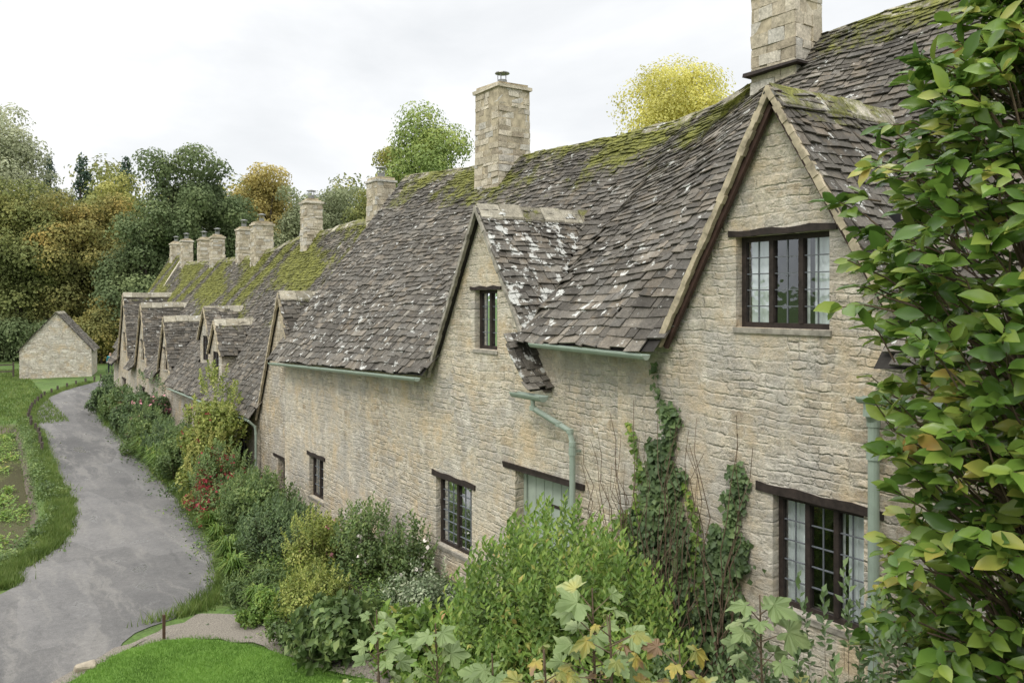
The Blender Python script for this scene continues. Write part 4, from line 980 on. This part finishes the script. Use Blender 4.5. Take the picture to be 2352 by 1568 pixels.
for h in (.45,.95): fz.beam((-3,73.5,gz1(-3,73)+h),(3.6,72.3,gz1(3.6,72)+h),(0,.05,0),(0,0,.1))
tag(fz.obj('wooden_fence',[WOODP],origin=(0,73,-.9)),'low dark wooden fence beside the barn','fence')
px_,py_=10.0,70.0
PT=thing('person','person in teal jacket and dark trousers walking on lane','person',(px_,py_,gz1(px_,py_)+.02))
def person():
    SKN=m_plain('skin',(.5,.33,.25),.6,.05); TEAL=m_plain('teal_jacket',(.02,.18,.22),.8,.1); TRO=m_plain('dark_trousers',(.03,.032,.045),.9,.1); HR=m_plain('brown_hair',(.06,.04,.03),.8,.2)
    def sk(name,vs,es,rad,mat,parent):
        me=bpy.data.meshes.new(name); me.from_pydata(vs,es,[]); me.materials.append(mat)
        o=bpy.data.objects.new(name,me); reg(o,parent,ORG[PT.name])
        o.modifiers.new('s','SKIN')
        try:
            for i,r in enumerate(rad): me.skin_vertices[0].data[i].radius=(r,r*.85)
        except Exception: pass
        u=o.modifiers.new('u','SUBSURF'); u.levels=1; u.render_levels=1
        return o
    body=[(0,0,.92),(0,0,1.15),(0,0,1.38),(0,0,1.48),(0,-.01,1.56),(0,-.01,1.68),(-.17,0,1.40),(-.22,.03,1.14),(-.2,-.06,.9),(.17,0,1.40),(.22,-.03,1.14),(.2,.06,.9),(-.09,0,.88),(-.1,.08,.48),(-.1,-.02,.08),(-.1,.1,.03),(.09,0,.88),(.1,-.1,.48),(.1,-.16,.06),(.1,-.02,.03)]
    ed=[(0,1),(1,2),(2,3),(3,4),(4,5),(2,6),(6,7),(7,8),(2,9),(9,10),(10,11),(0,12),(12,13),(13,14),(14,15),(0,16),(16,17),(17,18),(18,19)]
    rd=[.13,.12,.14,.05,.09,.085,.06,.045,.035,.06,.045,.035,.085,.055,.04,.03,.085,.055,.04,.03]
    sk('body',body,ed,rd,SKN,PT)
    sk('jacket',[(0,0,.86),(0,0,1.12),(0,0,1.40),(-.18,0,1.40),(-.23,.03,1.14),(-.21,-.05,.95),(.18,0,1.40),(.23,-.03,1.14),(.21,.05,.95)],[(0,1),(1,2),(2,3),(3,4),(4,5),(2,6),(6,7),(7,8)],[.165,.155,.165,.08,.065,.055,.08,.065,.055],TEAL,PT)
    sk('trousers',[(0,0,.9),(-.09,0,.85),(-.1,.08,.48),(-.1,-.02,.1),(.09,0,.85),(.1,-.1,.48),(.1,-.16,.1)],[(0,1),(1,2),(2,3),(0,4),(4,5),(5,6)],[.15,.105,.075,.06,.105,.075,.06],TRO,PT)
    sk('hair',[(0,.03,1.62),(0,.02,1.72)],[(0,1)],[.095,.09],HR,PT)
person()
# ---------------------------------------------------------------- camera, light
cam=bpy.data.cameras.new('camera'); cam.lens=28; cam.sensor_width=36; cam.shift_y=-.04; cam.clip_end=3000; cam.clip_start=.05
co=bpy.data.objects.new('camera',cam); C.objects.link(co); co.location=(0,0,5); co.rotation_euler=(math.radians(90),0,-math.atan2(.572,.82))
bpy.context.scene.camera=co
wd=bpy.data.worlds.new("World"); bpy.context.scene.world=wd; wd.use_nodes=True; nt=wd.node_tree
bg=nt.nodes['Background']; out=nt.nodes['World Output']
el=math.radians(48); az=math.radians(250)
sky=N(nt,'ShaderNodeTexSky',sky_type='NISHITA',sun_disc=False,sun_elevation=el,sun_rotation=az)
link(nt,sky.outputs[0],bg.inputs[0]); bg.inputs[1].default_value=.1
tc=nt.nodes.new('ShaderNodeTexCoord').outputs['Generated']
mp=N(nt,'ShaderNodeMapping',{'Vector':tc,'Scale':(1,1,2.4),'Location':(.3,.1,.2)}).outputs[0]
cn=N(nt,'ShaderNodeTexNoise',{'Vector':mp,'Scale':2.2,'Detail':6,'Roughness':.52,'Distortion':.25}).outputs['Fac']
cc=ramp(nt,cn,[(.30,(.74,.76,.78)),(.42,(.84,.855,.87)),(.50,(.945,.95,.955)),(.58,(1,1,1))])
z=N(nt,'ShaderNodeSeparateXYZ',{0:tc}).outputs[2]
zs=N(nt,'ShaderNodeMapRange',{'Value':z,'From Min':.35,'From Max':.9,'To Min':1.18,'To Max':3.1}).outputs[0]
b2=N(nt,'ShaderNodeBackground',{'Color':cc,'Strength':zs})
ms=N(nt,'ShaderNodeMixShader',{0:.95,1:bg.outputs[0],2:b2.outputs[0]}); link(nt,ms.outputs[0],out.inputs[0])
sl=bpy.data.lights.new('sun','SUN'); sl.energy=1.5; sl.angle=math.radians(16); sl.color=(1,.95,.87)
so=bpy.data.objects.new('sun',sl); C.objects.link(so)
dirv=Vector((-.75,-.35,.85)).normalized(); so.rotation_euler=dirv.to_track_quat('Z','Y').to_euler(); so.location=(-10,-5,20)
sc=bpy.context.scene; sc.view_settings.view_transform='Standard'; sc.view_settings.look='None'; sc.view_settings.exposure=0
